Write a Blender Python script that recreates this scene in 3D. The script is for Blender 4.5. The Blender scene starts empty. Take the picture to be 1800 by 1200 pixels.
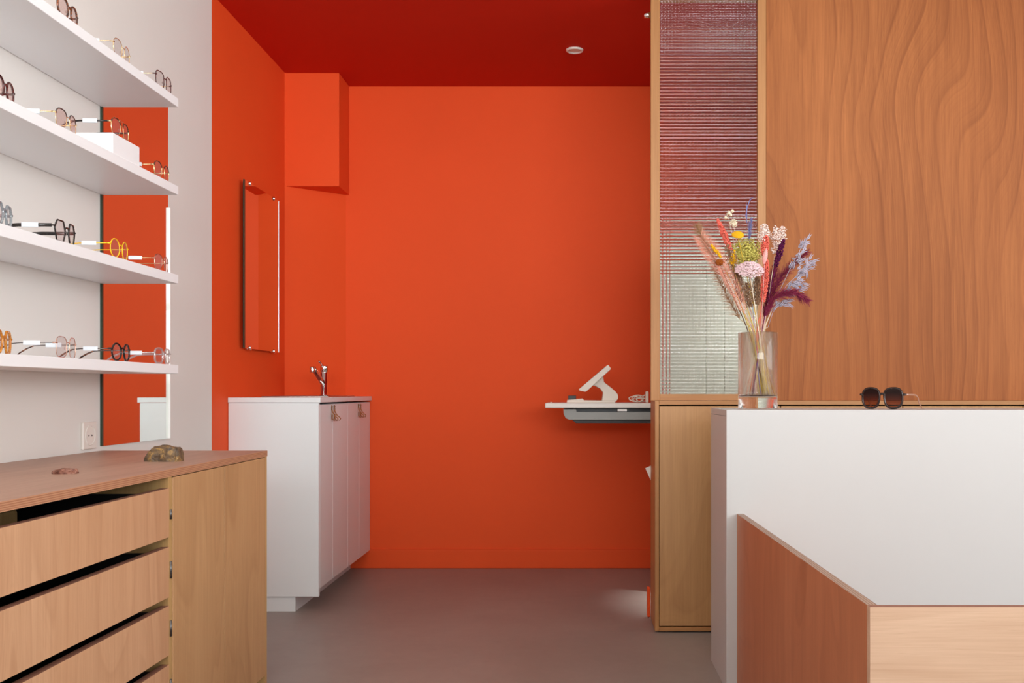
import bpy, bmesh, math, random
from mathutils import Vector, Matrix
R = random.Random(7)
SC = bpy.context.scene
COL = SC.collection
PI = math.pi
F = 1750.0                      # focal length in pixels of the 1800 px frame
CAMZ = 0.93
def PX(x, Y): return (x - 1015.0) * Y / F
def PZ(y, Y): return CAMZ - (y - 687.0) * Y / F

# ------------------------------------------------------------------ materials
def srgb(r, g, b):
    def f(c):
        c /= 255.0
        return c / 12.92 if c <= 0.04045 else ((c + 0.055) / 1.055) ** 2.4
    return (f(r), f(g), f(b), 1.0)

class NT:
    def __init__(s, name):
        s.m = bpy.data.materials.new(name); s.m.use_nodes = True
        s.t = s.m.node_tree; s.t.nodes.clear()
        s.out = s.t.nodes.new('ShaderNodeOutputMaterial')
    def n(s, typ, **kw):
        nd = s.t.nodes.new(typ)
        for k, v in kw.items():
            if k in nd.inputs.keys(): nd.inputs[k].default_value = v
            else: setattr(nd, k, v)
        return nd
    def l(s, a, b): s.t.links.new(a, b)
    def math(s, op, a, b=None, c=None):
        nd = s.t.nodes.new('ShaderNodeMath'); nd.operation = op
        for i, v in enumerate((a, b, c)):
            if v is None: continue
            if isinstance(v, (int, float)): nd.inputs[i].default_value = v
            else: s.l(v, nd.inputs[i])
        return nd.outputs[0]
    def mix(s, fac, a, b, mode='MIX'):
        nd = s.t.nodes.new('ShaderNodeMix'); nd.data_type = 'RGBA'; nd.blend_type = mode
        for i, v in ((0, fac), (6, a), (7, b)):
            if isinstance(v, (int, float)): nd.inputs[i].default_value = v
            elif isinstance(v, tuple): nd.inputs[i].default_value = v
            else: s.l(v, nd.inputs[i])
        return nd.outputs[2]
    def ramp(s, fac, stops):
        nd = s.t.nodes.new('ShaderNodeValToRGB'); e = nd.color_ramp.elements
        while len(e) < len(stops): e.new(0.5)
        for i, (p, c) in enumerate(stops):
            e[i].position = p
            e[i].color = c if isinstance(c, tuple) else (c, c, c, 1)
        s.l(fac, nd.inputs[0]); return nd.outputs[0]
    def coords(s, scale=(1, 1, 1), loc=(0, 0, 0), rot=(0, 0, 0)):
        tc = s.n('ShaderNodeTexCoord'); mp = s.n('ShaderNodeMapping')
        mp.inputs['Scale'].default_value = scale; mp.inputs['Location'].default_value = loc; mp.inputs['Rotation'].default_value = rot
        s.l(tc.outputs['Object'], mp.inputs['Vector']); return mp.outputs[0]
    def noise(s, vec, scale, detail=2.0, rough=0.5, dist=0.0):
        nd = s.n('ShaderNodeTexNoise')
        nd.inputs['Scale'].default_value = scale; nd.inputs['Detail'].default_value = detail
        nd.inputs['Roughness'].default_value = rough; nd.inputs['Distortion'].default_value = dist
        s.l(vec, nd.inputs['Vector']); return nd.outputs['Fac']
    def bump(s, h, strength=0.2, dist=0.002):
        b = s.n('ShaderNodeBump'); b.inputs['Strength'].default_value = strength; b.inputs['Distance'].default_value = dist
        s.l(h, b.inputs['Height']); return b.outputs[0]
    def principled(s, color=None, rough=0.5, metal=0.0, normal=None, **kw):
        p = s.n('ShaderNodeBsdfPrincipled')
        if color is not None:
            if isinstance(color, tuple): p.inputs['Base Color'].default_value = color
            else: s.l(color, p.inputs['Base Color'])
        p.inputs['Roughness'].default_value = rough; p.inputs['Metallic'].default_value = metal
        for k, v in kw.items(): p.inputs[k.replace('_', ' ')].default_value = v
        if normal is not None: s.l(normal, p.inputs['Normal'])
        s.l(p.outputs[0], s.out.inputs[0]); return p

def paint(name, col, rough=0.55, var=0.03, bump=0.05, scale=60, spec=0.4, coat=0.0):
    t = NT(name); v = t.coords()
    n = t.noise(v, 3.0, 3); n2 = t.noise(v, scale, 3)
    c = t.mix(n, tuple(x * (1 - var) for x in col[:3]) + (1,), tuple(min(1, x * (1 + var)) for x in col[:3]) + (1,))
    p = t.principled(c, rough, normal=t.bump(n2, bump, 0.002))
    p.inputs['Specular IOR Level'].default_value = spec
    if coat: p.inputs['Coat Weight'].default_value = coat; p.inputs['Coat Roughness'].default_value = 0.15
    return t.m

def metal(name, col, rough=0.15):
    t = NT(name); v = t.coords(); n = t.noise(v, 80, 2)
    p = t.principled(col, rough, 1.0)
    t.l(t.math('MULTIPLY_ADD', n, 0.1, rough - 0.05), p.inputs['Roughness']); return t.m

def wood(name, light, mid, dark, axis=2, stretch=0.16, scale=3.0, rings=7.0, ringmix=0.5, seed=0.0,
         dist=0.6, fiber=0.25, rough=0.45, poresz=0.5, bands=None, spec=0.35, stk=0.30):
    t = NT(name)
    sc = [1.0, 1.0, 1.0]; sc[axis] = stretch
    v = t.coords(tuple(sc), (seed, seed * 1.7, seed * 0.6))
    n = t.noise(v, scale, 1.6, 0.45, dist)
    if bands:                       # steady drift across the board so the figure opens into flowing lines
        tc = t.n('ShaderNodeSeparateXYZ'); t.l(t.coords(), tc.inputs[0])
        n = t.math('MULTIPLY_ADD', tc.outputs[bands[0]], bands[1], n)
    fr = t.math('FRACT', t.math('MULTIPLY', n, rings))
    ring = t.ramp(fr, [(0.0, 0.0), (0.45, 0.18), (0.80, 0.45), (0.93, 1.0), (1.0, 0.0)])
    fr2 = t.math('FRACT', t.math('MULTIPLY', n, rings * 3.7))
    ring2 = t.ramp(fr2, [(0.0, 0.0), (0.7, 0.5), (0.9, 1.0), (1.0, 0.0)])
    fr3 = t.math('FRACT', t.math('MULTIPLY', n, rings * 9.3))
    ring3 = t.ramp(fr3, [(0.0, 0.0), (0.5, 0.3), (0.85, 1.0), (1.0, 0.0)])
    mask = t.ramp(t.noise(v, scale * 1.7, 2, 0.5), [(0.40, 0.15), (0.62, 1.0)])
    ring2 = t.math('MULTIPLY', ring2, mask); ring3 = t.math('MULTIPLY', ring3, mask)
    ss = [1.0, 1.0, 1.0]; ss[axis] = 0.045
    streak = t.ramp(t.noise(t.coords(tuple(ss), (seed * 2, seed, 1)), 34, 3, 0.65, 0.3), [(0.38, 0.0), (0.68, 1.0)])
    blot = t.ramp(t.noise(v, scale * 0.8, 3, 0.6), [(0.3, 0.0), (0.7, 1.0)])
    fs = [1.0, 1.0, 1.0]; fs[axis] = 0.02
    fv = t.coords(tuple(fs), (seed, 0, 0))
    fib = t.noise(fv, 260, 3, 0.6)
    ps = [1.0, 1.0, 1.0]; ps[axis] = 0.06
    pore = t.ramp(t.noise(t.coords(tuple(ps), (3, 1, seed)), 330, 1, 0.5), [(0.68, 0.0), (0.76, 1.0)])
    c = t.mix(blot, light, mid)
    c = t.mix(t.math('MULTIPLY', t.math('MULTIPLY', ring, t.math('MULTIPLY_ADD', mask, 0.6, 0.4)), ringmix), c, dark)
    c = t.mix(t.math('MULTIPLY', ring2, ringmix * 0.42), c, dark)
    c = t.mix(t.math('MULTIPLY', ring3, ringmix * 0.34), c, dark)
    c = t.mix(t.math('MULTIPLY', streak, stk), c, dark)
    c = t.mix(t.math('MULTIPLY', t.ramp(fib, [(0.35, 0.0), (0.7, 1.0)]), fiber), c, dark)
    c = t.mix(t.math('MULTIPLY', pore, 0.25 * poresz), c, dark)
    p = t.principled(c, rough, normal=t.bump(fib, 0.06, 0.001))
    p.inputs['Specular IOR Level'].default_value = spec
    return t.m

def ply_edge(name, a, b, axis=2, n=7, thick=0.018, z0=0.0):
    t = NT(name); s = t.n('ShaderNodeSeparateXYZ'); t.l(t.coords(), s.inputs[0])
    k = t.math('FRACT', t.math('MULTIPLY', t.math('SUBTRACT', s.outputs[axis], z0), n / 2.0 / thick))
    line = t.ramp(k, [(0.0, 0.0), (0.45, 0.0), (0.5, 1.0), (0.95, 1.0), (1.0, 0.0)])
    sc = [1.0, 1.0, 1.0]; sc[1] = 0.1
    nz = t.noise(t.coords(tuple(sc)), 90, 3)
    c = t.mix(line, a, b); c = t.mix(t.math('MULTIPLY', nz, 0.5), c, b)
    t.principled(c, 0.6); return t.m

RED = srgb(232, 70, 36)
M = {}
M['white_wall'] = paint('white wall paint', srgb(226, 222, 217), 0.7, 0.015, 0.04)
M['red_wall'] = paint('vermilion wall paint', (0.81, 0.090, 0.0185, 1), 0.6, 0.03, 0.12, 120, 0.15)
M['red_ceiling'] = paint('darker ceiling red', (0.56, 0.022, 0.009, 1), 0.6, 0.02, 0.06, 120, 0.12)  # ceiling red set darker and purer than the wall red
M['white_ceiling'] = paint('white ceiling paint', srgb(225, 222, 218), 0.8)
M['white_lam'] = paint('white laminate', srgb(194, 193, 192), 0.35, 0.006, 0.01, 200, 0.4)
M['white_lacquer'] = paint('white lacquer', srgb(227, 231, 232), 0.3, 0.006, 0.01, 200, 0.4)
M['white_shelf'] = paint('white shelf lacquer', srgb(236, 236, 238), 0.4, 0.006, 0.02, 200, 0.35)
M['stand_white'] = paint('greenish white lacquer', srgb(216, 222, 208), 0.4, 0.01, 0.0, 100)
M['white_plastic'] = paint('white plastic', srgb(228, 222, 214), 0.35, 0.01, 0.0, 100)
M['cream_plastic'] = paint('cream plastic', srgb(226, 216, 202), 0.4, 0.01, 0.0, 100)
M['grey_plastic'] = paint('grey plastic', srgb(150, 150, 146), 0.45, 0.02, 0.0, 100)
M['dark_plastic'] = paint('dark grey plastic', srgb(66, 64, 64), 0.5, 0.02, 0.0, 100)
M['black'] = paint('black liner', srgb(16, 14, 14), 0.8, 0.1, 0.05)
M['black_plastic'] = paint('black plastic', srgb(24, 24, 24), 0.4, 0.1, 0.0)
M['chrome'] = metal('chrome', (0.86, 0.86, 0.86, 1), 0.1)
M['steel'] = metal('brushed steel', (0.45, 0.42, 0.40, 1), 0.3)
M['hinge_metal'] = metal('dark hinge metal', (0.16, 0.15, 0.14, 1), 0.4)
M['gold'] = metal('gold wire', (0.85, 0.62, 0.32, 1), 0.2)
M['copper'] = metal('copper wire', (0.70, 0.42, 0.32, 1), 0.25)
M['gunmetal'] = metal('gunmetal wire', (0.16, 0.14, 0.13, 1), 0.25)
M['leather'] = paint('tan leather', srgb(150, 98, 48), 0.6, 0.15, 0.3, 400)

# floor: poured grey resin
t = NT('poured grey floor'); v = t.coords()
n1 = t.noise(v, 1.6, 4, 0.6, 0.4); n2 = t.noise(v, 22, 4, 0.65); n3 = t.noise(v, 300, 2)
c = t.mix(t.ramp(n1, [(0.3, 0.0), (0.7, 1.0)]), srgb(146, 136, 129), srgb(160, 150, 143))
c = t.mix(t.math('MULTIPLY', n2, 0.35), c, srgb(122, 114, 108))
p = t.principled(c, 0.42, normal=t.bump(n3, 0.05, 0.001)); p.inputs['Specular IOR Level'].default_value = 0.4
M['floor'] = t.m

# woods
M['okoume_panel'] = wood('okoume plywood panel', srgb(184, 116, 68), srgb(162, 97, 54), srgb(116, 64, 36), 2, 0.30, 1.8, 10.0, 0.48, 4.3,
                         0.5, 0.3, 0.55, 0.7, (0, 1.15), 0.15)
M['frame_wood'] = wood('pale frame wood', srgb(192, 140, 88), srgb(182, 128, 77), srgb(152, 98, 55), 2, 0.05, 9.0, 4.0, 0.3, 2.0, 0.2, 0.35)
M['frame_wood_h'] = wood('pale frame wood rail', srgb(192, 140, 88), srgb(182, 128, 77), srgb(152, 98, 55), 0, 0.05, 9.0, 4.0, 0.3, 2.0, 0.2, 0.35)
M['cab_door'] = wood('poplar plywood door', srgb(204, 158, 108), srgb(192, 144, 94), srgb(150, 102, 62), 2, 0.35, 2.2, 6.0, 0.38, 9.1, 0.9, 0.22, 0.42, 0.6, (0, 0.3))
M['drawer_wood'] = wood('light plywood drawer', srgb(214, 170, 134), srgb(202, 154, 116), srgb(164, 114, 78), 2, 0.20, 2.8, 7.0, 0.42, 1.2, 0.8, 0.2, 0.45, 0.8, (1, 0.5), 0.3, 0.15)
M['door_wood'] = wood('golden plywood door', srgb(200, 158, 114), srgb(190, 146, 102), srgb(150, 106, 68), 2, 0.20, 2.8, 7.0, 0.42, 5.2, 0.8, 0.2, 0.45, 0.8, (1, 0.5), 0.3, 0.18)
M['counter_top'] = wood('plywood counter top', srgb(196, 160, 140), srgb(184, 146, 126), srgb(150, 112, 92), 1, 0.16, 4.0, 5.0, 0.28, 3.0, 0.5, 0.3, 0.45, 0.6)
M['counter_inner'] = wood('pale inner plywood', srgb(206, 172, 118), srgb(196, 158, 104), srgb(160, 118, 70), 2, 0.2, 4.0, 5.0, 0.25, 5.0)
M['counter_edge'] = ply_edge('counter ply edge', srgb(196, 146, 112), srgb(160, 106, 76), 2, 9, 0.018, 0.728)
M['side_ply'] = wood('reddish plywood side', srgb(202, 132, 94), srgb(190, 118, 80), srgb(156, 92, 60), 2, 0.4, 3.0, 5.0, 0.34, 6.7, 0.8, 0.2, 0.45, 0.5, (1, 0.4))
M['front_ply'] = wood('blond plywood front', srgb(222, 190, 164), srgb(208, 174, 146), srgb(176, 136, 106), 0, 0.14, 7.0, 5.0, 0.3, 8.2, 0.3, 0.3, 0.45, 0.9)
M['grey_edge'] = ply_edge('greyed ply edge', srgb(186, 160, 142), srgb(140, 112, 96), 0, 7, 0.02, 0.49)
M['thin_edge'] = ply_edge('brown ply edge', srgb(170, 120, 96), srgb(120, 80, 66), 1, 5, 0.018, 1.76)

# glass
def glass(name, col=(1, 1, 1, 1), ior=1.5, rough=0.0):
    t = NT(name); p = t.principled(col, rough, **{'Transmission_Weight': 1.0, 'IOR': ior}); return t.m
t = NT('clear thick glass'); p = t.principled((0.99, 0.997, 0.993, 1), 0.0, **{'Transmission_Weight': 1.0, 'IOR': 1.48})
tr = t.n('ShaderNodeBsdfTransparent'); tr.inputs[0].default_value = (0.97, 0.985, 0.975, 1)
mx = t.n('ShaderNodeMixShader'); sz = t.n('ShaderNodeSeparateXYZ'); t.l(t.coords(), sz.inputs[0])
t.l(t.ramp(t.math('MULTIPLY', sz.outputs[2], 4.0), [(0.17, 1.0), (0.19, 0.55)]), mx.inputs[0]); t.l(tr.outputs[0], mx.inputs[1]); t.l(p.outputs[0], mx.inputs[2]); t.l(mx.outputs[0], t.out.inputs[0])
M['vase_glass'] = t.m
t = NT('mirror glass'); t.principled((0.86, 0.90, 0.87, 1), 0.02, 1.0); M['mirror'] = t.m
t = NT('green glass edge'); t.principled(srgb(40, 62, 48), 0.25); M['glass_edge'] = t.m
t = NT('pale mirror edge glint'); t.principled((0.95, 0.96, 0.93, 1), 0.25, 0.0, **{'Coat_Weight': 1.0}); M['bevel'] = t.m  # pale colour standing in for the reflection at a mirror's far edge
# cast glass with a grid of small lenses
t = NT('grid cast glass')
t.principled((0.95, 0.95, 0.93, 1), 0.04, **{'Transmission_Weight': 1.0, 'IOR': 1.45}); M['grid_glass'] = t.m

def lensmat(name, tint, opacity, spec=0.08):
    t = NT(name); tr = t.n('ShaderNodeBsdfTransparent'); tr.inputs[0].default_value = tint
    gl = t.n('ShaderNodeBsdfGlossy'); gl.inputs['Roughness'].default_value = 0.03
    df = t.n('ShaderNodeBsdfDiffuse'); df.inputs[0].default_value = tuple(x * 0.6 for x in tint[:3]) + (1,)
    m1 = t.n('ShaderNodeMixShader'); m1.inputs[0].default_value = opacity; t.l(tr.outputs[0], m1.inputs[1]); t.l(df.outputs[0], m1.inputs[2])
    m2 = t.n('ShaderNodeMixShader'); m2.inputs[0].default_value = spec; t.l(m1.outputs[0], m2.inputs[1]); t.l(gl.outputs[0], m2.inputs[2])
    t.l(m2.outputs[0], t.out.inputs[0]); return t.m
M['lens'] = lensmat('clear lens', (0.96, 0.95, 0.95, 1), 0.05)
M['lens_pink'] = lensmat('pink tinted lens', (0.95, 0.86, 0.84, 1), 0.12)
t = NT('brown graded lens'); sp = t.n('ShaderNodeSeparateXYZ'); t.l(t.coords(), sp.inputs[0])
tint = t.ramp(t.math('MULTIPLY', sp.outputs[2], 18.0), [(0.05, (0.78, 0.46, 0.26, 1)), (0.95, (0.16, 0.065, 0.04, 1))])
tr = t.n('ShaderNodeBsdfTransparent'); t.l(tint, tr.inputs[0]); gl = t.n('ShaderNodeBsdfGlossy'); gl.inputs['Roughness'].default_value = 0.03
mx = t.n('ShaderNodeMixShader'); mx.inputs[0].default_value = 0.025; t.l(tr.outputs[0], mx.inputs[1]); t.l(gl.outputs[0], mx.inputs[2]); t.l(mx.outputs[0], t.out.inputs[0])
M['sun_lens'] = t.m

def acetate(name, a, b, scale=160, rough=0.15, lo=0.45, hi=0.6):
    t = NT(name); n = t.noise(t.coords(), scale, 2, 0.5, 1.0)
    t.principled(t.mix(t.ramp(n, [(lo, 0.0), (hi, 1.0)]), a, b), rough); return t.m
M['tortoise'] = acetate('tortoiseshell', srgb(52, 26, 18), srgb(138, 74, 36))
M['burgundy_ac'] = acetate('dark burgundy acetate', srgb(56, 20, 20), srgb(100, 40, 34))
M['black_ac'] = acetate('black acetate', srgb(20, 16, 15), srgb(40, 32, 28))
M['brown_ac'] = acetate('dark brown acetate', srgb(38, 24, 21), srgb(54, 34, 29), 50)
M['amber_ac'] = acetate('amber acetate', srgb(176, 104, 28), srgb(206, 140, 56))
M['yellow_ac'] = acetate('yellow enamel', srgb(238, 188, 10), srgb(246, 202, 30))
M['grey_crystal'] = lensmat('grey crystal acetate', (0.62, 0.68, 0.72, 1), 0.35, 0.15)
M['pink_crystal'] = lensmat('clear pink crystal acetate', (0.92, 0.82, 0.80, 1), 0.35, 0.18)
M['peach_temple'] = lensmat('peach transparent acetate', (0.95, 0.66, 0.50, 1), 0.45, 0.1)
M['paper'] = paint('white paper tag', srgb(226, 232, 238), 0.7, 0.01, 0.0)

# ------------------------------------------------------------------ mesh helpers
def box(bm, x0, x1, y0, y1, z0, z1, bev=0.0, seg=2, mi=0):
    vs = [bm.verts.new((x, y, z)) for x in (x0, x1) for y in (y0, y1) for z in (z0, z1)]
    q = [(0, 1, 3, 2), (4, 6, 7, 5), (0, 4, 5, 1), (2, 3, 7, 6), (0, 2, 6, 4), (1, 5, 7, 3)]
    fs = [bm.faces.new([vs[i] for i in f]) for f in q]       # -x +x -y +y -z +z
    for f in fs: f.material_index = mi
    if bev > 0:
        es = list({e for f in fs for e in f.edges})
        bmesh.ops.bevel(bm, geom=es, offset=bev, segments=seg, affect='EDGES', profile=0.5)
    return fs
def prism(bm, pts, z0, z1, bev=0.0, plane='xy', mi=0):
    """extrude a polygon; plane xy -> along z, xz -> along y, yz -> along x"""
    def mk(a, b, h):
        return {'xy': (a, b, h), 'xz': (a, h, b), 'yz': (h, a, b)}[plane]
    lo = [bm.verts.new(mk(a, b, z0)) for a, b in pts]; hi = [bm.verts.new(mk(a, b, z1)) for a, b in pts]
    fs = [bm.faces.new(lo), bm.faces.new(hi)]
    n = len(pts)
    for i in range(n): fs.append(bm.faces.new((lo[i], lo[(i + 1) % n], hi[(i + 1) % n], hi[i])))
    for f in fs: f.material_index = mi
    bmesh.ops.recalc_face_normals(bm, faces=fs)
    if bev > 0:
        es = [e for e in {e for f in fs[:2] for e in f.edges}]
        bmesh.ops.bevel(bm, geom=es, offset=bev, segments=2, affect='EDGES', profile=0.5)
    return fs
def tube(bm, pts, r, n=8, closed=False, cap=True, flat=None, up=None, mi=0):
    """sweep; r a number or list; flat=(a,b) scales the section"""
    pts = [Vector(p) for p in pts]; m = len(pts)
    rs = r if isinstance(r, (list, tuple)) else [r] * m
    tang = []
    for i in range(m):
        a = pts[(i - 1) % m] if (closed or i > 0) else pts[i]; b = pts[(i + 1) % m] if (closed or i < m - 1) else pts[i]
        d = b - a; tang.append(d.normalized() if d.length > 1e-9 else Vector((0, 0, 1)))
    u = Vector(up) if up else Vector((0, 0, 1))
    if abs(u.dot(tang[0])) > 0.95: u = Vector((1, 0, 0))
    rings = []
    nx = (u - tang[0] * u.dot(tang[0])).normalized()
    for i in range(m):
        nx = nx - tang[i] * nx.dot(tang[i])
        if nx.length < 1e-6: nx = tang[i].orthogonal()
        nx.normalize()
        if up:
            q = Vector(up) - tang[i] * Vector(up).dot(tang[i])
            if q.length > 1e-4: nx = q.normalized()
        ny = tang[i].cross(nx)
        fa, fb = flat if flat else (1, 1)
        ring = [bm.verts.new(pts[i] + nx * (math.cos(2 * PI * k / n) * rs[i] * fa) + ny * (math.sin(2 * PI * k / n) * rs[i] * fb)) for k in range(n)]
        rings.append(ring)
    fs = []
    for i in range(m if closed else m - 1):
        A, B = rings[i], rings[(i + 1) % m]
        for k in range(n):
            fs.append(bm.faces.new((A[k], A[(k + 1) % n], B[(k + 1) % n], B[k])))
    if cap and not closed:
        fs.append(bm.faces.new(list(reversed(rings[0])))); fs.append(bm.faces.new(rings[-1]))
    for f in fs: f.smooth = True; f.material_index = mi
    return fs
def cyl(bm, c, axis, r, h, n=24, mi=0, r2=None):
    d = {'x': Vector((1, 0, 0)), 'y': Vector((0, 1, 0)), 'z': Vector((0, 0, 1))}[axis]
    c = Vector(c)
    a = tube(bm, [c, c + d * h], [r, r if r2 is None else r2], n, mi=mi)
    for f in a[-2:]: f.smooth = False
    return a
def lathe(bm, prof, c=(0, 0, 0), n=40, close=True):
    rings = []
    for r, z in prof:
        if r < 1e-6: rings.append([bm.verts.new((c[0], c[1], c[2] + z))])
        else: rings.append([bm.verts.new((c[0] + r * math.cos(2 * PI * k / n), c[1] + r * math.sin(2 * PI * k / n), c[2] + z)) for k in range(n)])
    for A, B in zip(rings[:-1], rings[1:]):
        for k in range(n):
            k2 = (k + 1) % n
            if len(A) == 1 and len(B) == 1: continue
            if len(A) == 1: f = bm.faces.new((A[0], B[k2], B[k]))
            elif len(B) == 1: f = bm.faces.new((A[k], A[k2], B[0]))
            else: f = bm.faces.new((A[k], A[k2], B[k2], B[k]))
            f.smooth = True
def ball(bm, c, r, sub=1, sq=(1, 1, 1), rot=None):
    g = bmesh.ops.create_icosphere(bm, subdivisions=sub, radius=r)
    mt = Matrix.Diagonal((*sq, 1.0))
    if rot is not None: mt = rot.to_4x4() @ mt
    mt = Matrix.Translation(c) @ mt
    bmesh.ops.transform(bm, matrix=mt, verts=g['verts'])
    for v in g['verts']:
        for f in v.link_faces: f.smooth = True

def new(): return bmesh.new()
def obj(name, bm, mats, parent=None, off=None, recalc=True):
    """one mesh object; when parented, mesh coordinates are given in world space and shifted to the root"""
    if recalc: bmesh.ops.recalc_face_normals(bm, faces=bm.faces)
    if off is not None: bmesh.ops.translate(bm, verts=bm.verts, vec=-Vector(off))
    me = bpy.data.meshes.new(name); bm.to_mesh(me); bm.free()
    for m in (mats if isinstance(mats, (list, tuple)) else [mats]): me.materials.append(M[m] if isinstance(m, str) else m)
    o = bpy.data.objects.new(name, me); COL.objects.link(o)
    if parent is not None: o.parent = parent
    return o
class Thing:
    def __init__(s, name, label, cat, loc=(0, 0, 0), rz=0.0, group=None, local=False):
        s.o = bpy.data.objects.new(name, None); COL.objects.link(s.o); s.o.empty_display_size = 0.05
        s.o.location = loc; s.o.rotation_euler = (0, 0, rz)
        s.o['label'] = label; s.o['category'] = cat
        s.o['kind'] = 'thing'
        if group: s.o['group'] = group
        s.off = None if local else Vector(loc)
    def part(s, name, bm, mats, parent=None, label=None):
        o = obj(name, bm, mats, parent or s.o, s.off)
        if label: o['label'] = label
        return o
def single(name, bm, mats, label, cat, loc, group=None):
    o = obj(name, bm, mats, None, loc); o.location = loc
    o['label'] = label; o['category'] = cat
    if group: o['group'] = group
    return o
def struct(name, bm, mats, parent=None, label=None):
    o = obj(name, bm, mats, parent)
    if parent is None: o['kind'] = 'structure'
    if label: o['label'] = label
    return o

# ------------------------------------------------------------------ the room
XL, XR = -1.472, 4.30
YF, YD1, YD2 = -4.5, 5.005, 5.233
YRED = 4.006
H = 2.53
bm = new(); box(bm, XL - .2, XR + .2, YF - .2, YD2 + .2, -0.1, 0.0); struct('floor', bm, 'floor', label='poured grey resin floor')
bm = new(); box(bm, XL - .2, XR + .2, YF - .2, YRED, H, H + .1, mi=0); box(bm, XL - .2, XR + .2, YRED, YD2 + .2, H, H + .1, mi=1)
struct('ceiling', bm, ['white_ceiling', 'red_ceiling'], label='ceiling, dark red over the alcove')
bm = new(); box(bm, XL - .2, XL, YF, YRED, 0, H, mi=0); box(bm, XL - .2, XL, YRED, YD2 + .2, 0, H, mi=1)
struct('wall_left', bm, ['white_wall', 'red_wall'], label='left wall, white towards the front and red in the alcove')
bm = new(); box(bm, XL, XR, YD2, YD2 + .2, 0, H); struct('wall_back', bm, 'red_wall', label='red back wall of the alcove')
bm = new(); prism(bm, [(XL, YD1), (-1.217, YD2), (XL, YD2)], 0, H); struct('wall_corner', bm, 'red_wall', label='red slanting wall across the alcove corner behind the sink')
bm = new(); box(bm, XL, -1.199, YD1 + .004, YD2, 1.960, H, 0.002); struct('wall_soffit', bm, 'red_wall', label='red boxed-in soffit under the ceiling in the alcove corner')
bm = new(); box(bm, -1.2, 3.5, -1.62, -1.5, 0, 1.28); struct('wall_shade_blocker', bm, 'white_wall')  # unseen low wall, added to shade the lower part of the alcove
SY0, SY1 = -0.6, 2.7
bm = new(); box(bm, XR, XR + .2, SY1, YD2 + .2, 0, H); box(bm, XR, XR + .2, YF, SY0, 0, H); box(bm, XR, XR + .2, SY0, SY1, 0, .60); box(bm, XR, XR + .2, SY0, SY1, 2.45, H); struct('wall_right', bm, 'white_wall')
bm = new()
for yy in (SY0, (SY0 + SY1) / 2 - .025, SY1 - .05): box(bm, XR + .08, XR + .14, yy, yy + .05, .60, 2.45)
for zz in (.60, 2.40): box(bm, XR + .08, XR + .14, SY0, SY1, zz, zz + .05)
struct('window_2', bm, 'dark_plastic', label='side shop window frame')
WX0, WX1, WZ0, WZ1 = -1.30, 4.10, 0.90, 2.45
bm = new(); box(bm, XL, WX0, YF - .2, YF, 0, H); box(bm, WX1, XR, YF - .2, YF, 0, H)
box(bm, WX0, WX1, YF - .2, YF, 0, WZ0); box(bm, WX0, WX1, YF - .2, YF, WZ1, H); struct('wall_front', bm, 'white_wall')
bm = new()
for xx in (WX0, (WX0 + WX1) / 2 - .025, WX1 - .05): box(bm, xx, xx + .05, YF - .14, YF - .08, WZ0, WZ1)
for zz in (WZ0, WZ1 - .05): box(bm, WX0, WX1, YF - .14, YF - .08, zz, zz + .05)
struct('window_1', bm, 'dark_plastic', label='shop window frame')
bm = new(); box(bm, -1.217, XR, YD2 - .012, YD2, 0.0, 0.100, 0.003); struct('baseboard_back', bm, 'red_wall', label='red painted baseboard on the back wall')

# ------------------------------------------------------------------ white wall shelves
SH_Z = [(1.8068, 'topmost'), (1.5358, 'second from top'), (1.2614, 'third from top'), (0.9832, 'lowest')]
SH_X, SH_Y0, SH_Y1, SH_T = -1.2346, 0.75, 3.08, 0.0275
lab = ['topmost of the four white wall shelves', 'second white wall shelf from the top, carrying a white riser block',
       'third white wall shelf from the top, with the yellow glasses on it', 'lowest white wall shelf, above the wall socket']
for i, (z, _) in enumerate(SH_Z):
    bm = new(); box(bm, XL + .002, SH_X, SH_Y0, SH_Y1, z, z + SH_T, 0.001, 1)
    single('wall_shelf', bm, 'white_shelf', lab[i], 'shelf', (XL, SH_Y1, z), 'white wall shelves')

# tall mirror on the left wall under the top shelf
my0, my1, mz0, mz1 = 3.0795, PX(0, 1) and 1.472 * F / 722.5, 0.76, 1.968
th = Thing('wall_mirror', 'tall frameless mirror behind the shelf ends reflecting the red alcove', 'mirror', (XL, my0, mz0))
bm = new(); box(bm, XL + .002, XL + .006, my0, my1, mz0, mz1); th.part('mirror_pane', bm, 'mirror')
bm = new(); box(bm, XL, XL + .0062, my0 - .010, my0 - .0002, mz0, mz1); th.part('edge', bm, 'glass_edge', label='dark green near edge of the mirror')
bm = new(); box(bm, XL + .001, XL + .0135, my1, my1 + .003, mz0, 1.587, .0006, 1); th.part('glint_strip', bm, 'bevel', label='pale strip standing in for the bright reflection along the far edge')  # added strip, draws the bright glint of the glass edge as pale colour

# wall socket
oy, oz = 2.990, 0.7965
th = Thing('wall_socket', 'white square wall socket just above the drawer cabinet top', 'socket', (XL, oy, oz))
bm = new(); box(bm, XL, XL + .009, oy - .041, oy + .041, oz - .041, oz + .041, 0.003); th.part('cover_plate', bm, 'white_plastic')
bm = new()
ring = [(XL + .009, oy + .029 * math.cos(a), oz + .029 * math.sin(a)) for a in [2 * PI * k / 32 for k in range(32)]]
tube(bm, ring, 0.0022, 6, closed=True); th.part('socket_ring', bm, 'white_plastic')
bm = new(); cyl(bm, (XL + .0085, oy, oz), 'x', 0.027, 0.001, 32); th.part('socket_well', bm, 'white_plastic')
for s in (-1, 1):
    bm = new(); cyl(bm, (XL + .0092, oy + s * .0095, oz), 'x', 0.0028, 0.0006, 12); th.part('contact_hole', bm, 'black')

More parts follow.
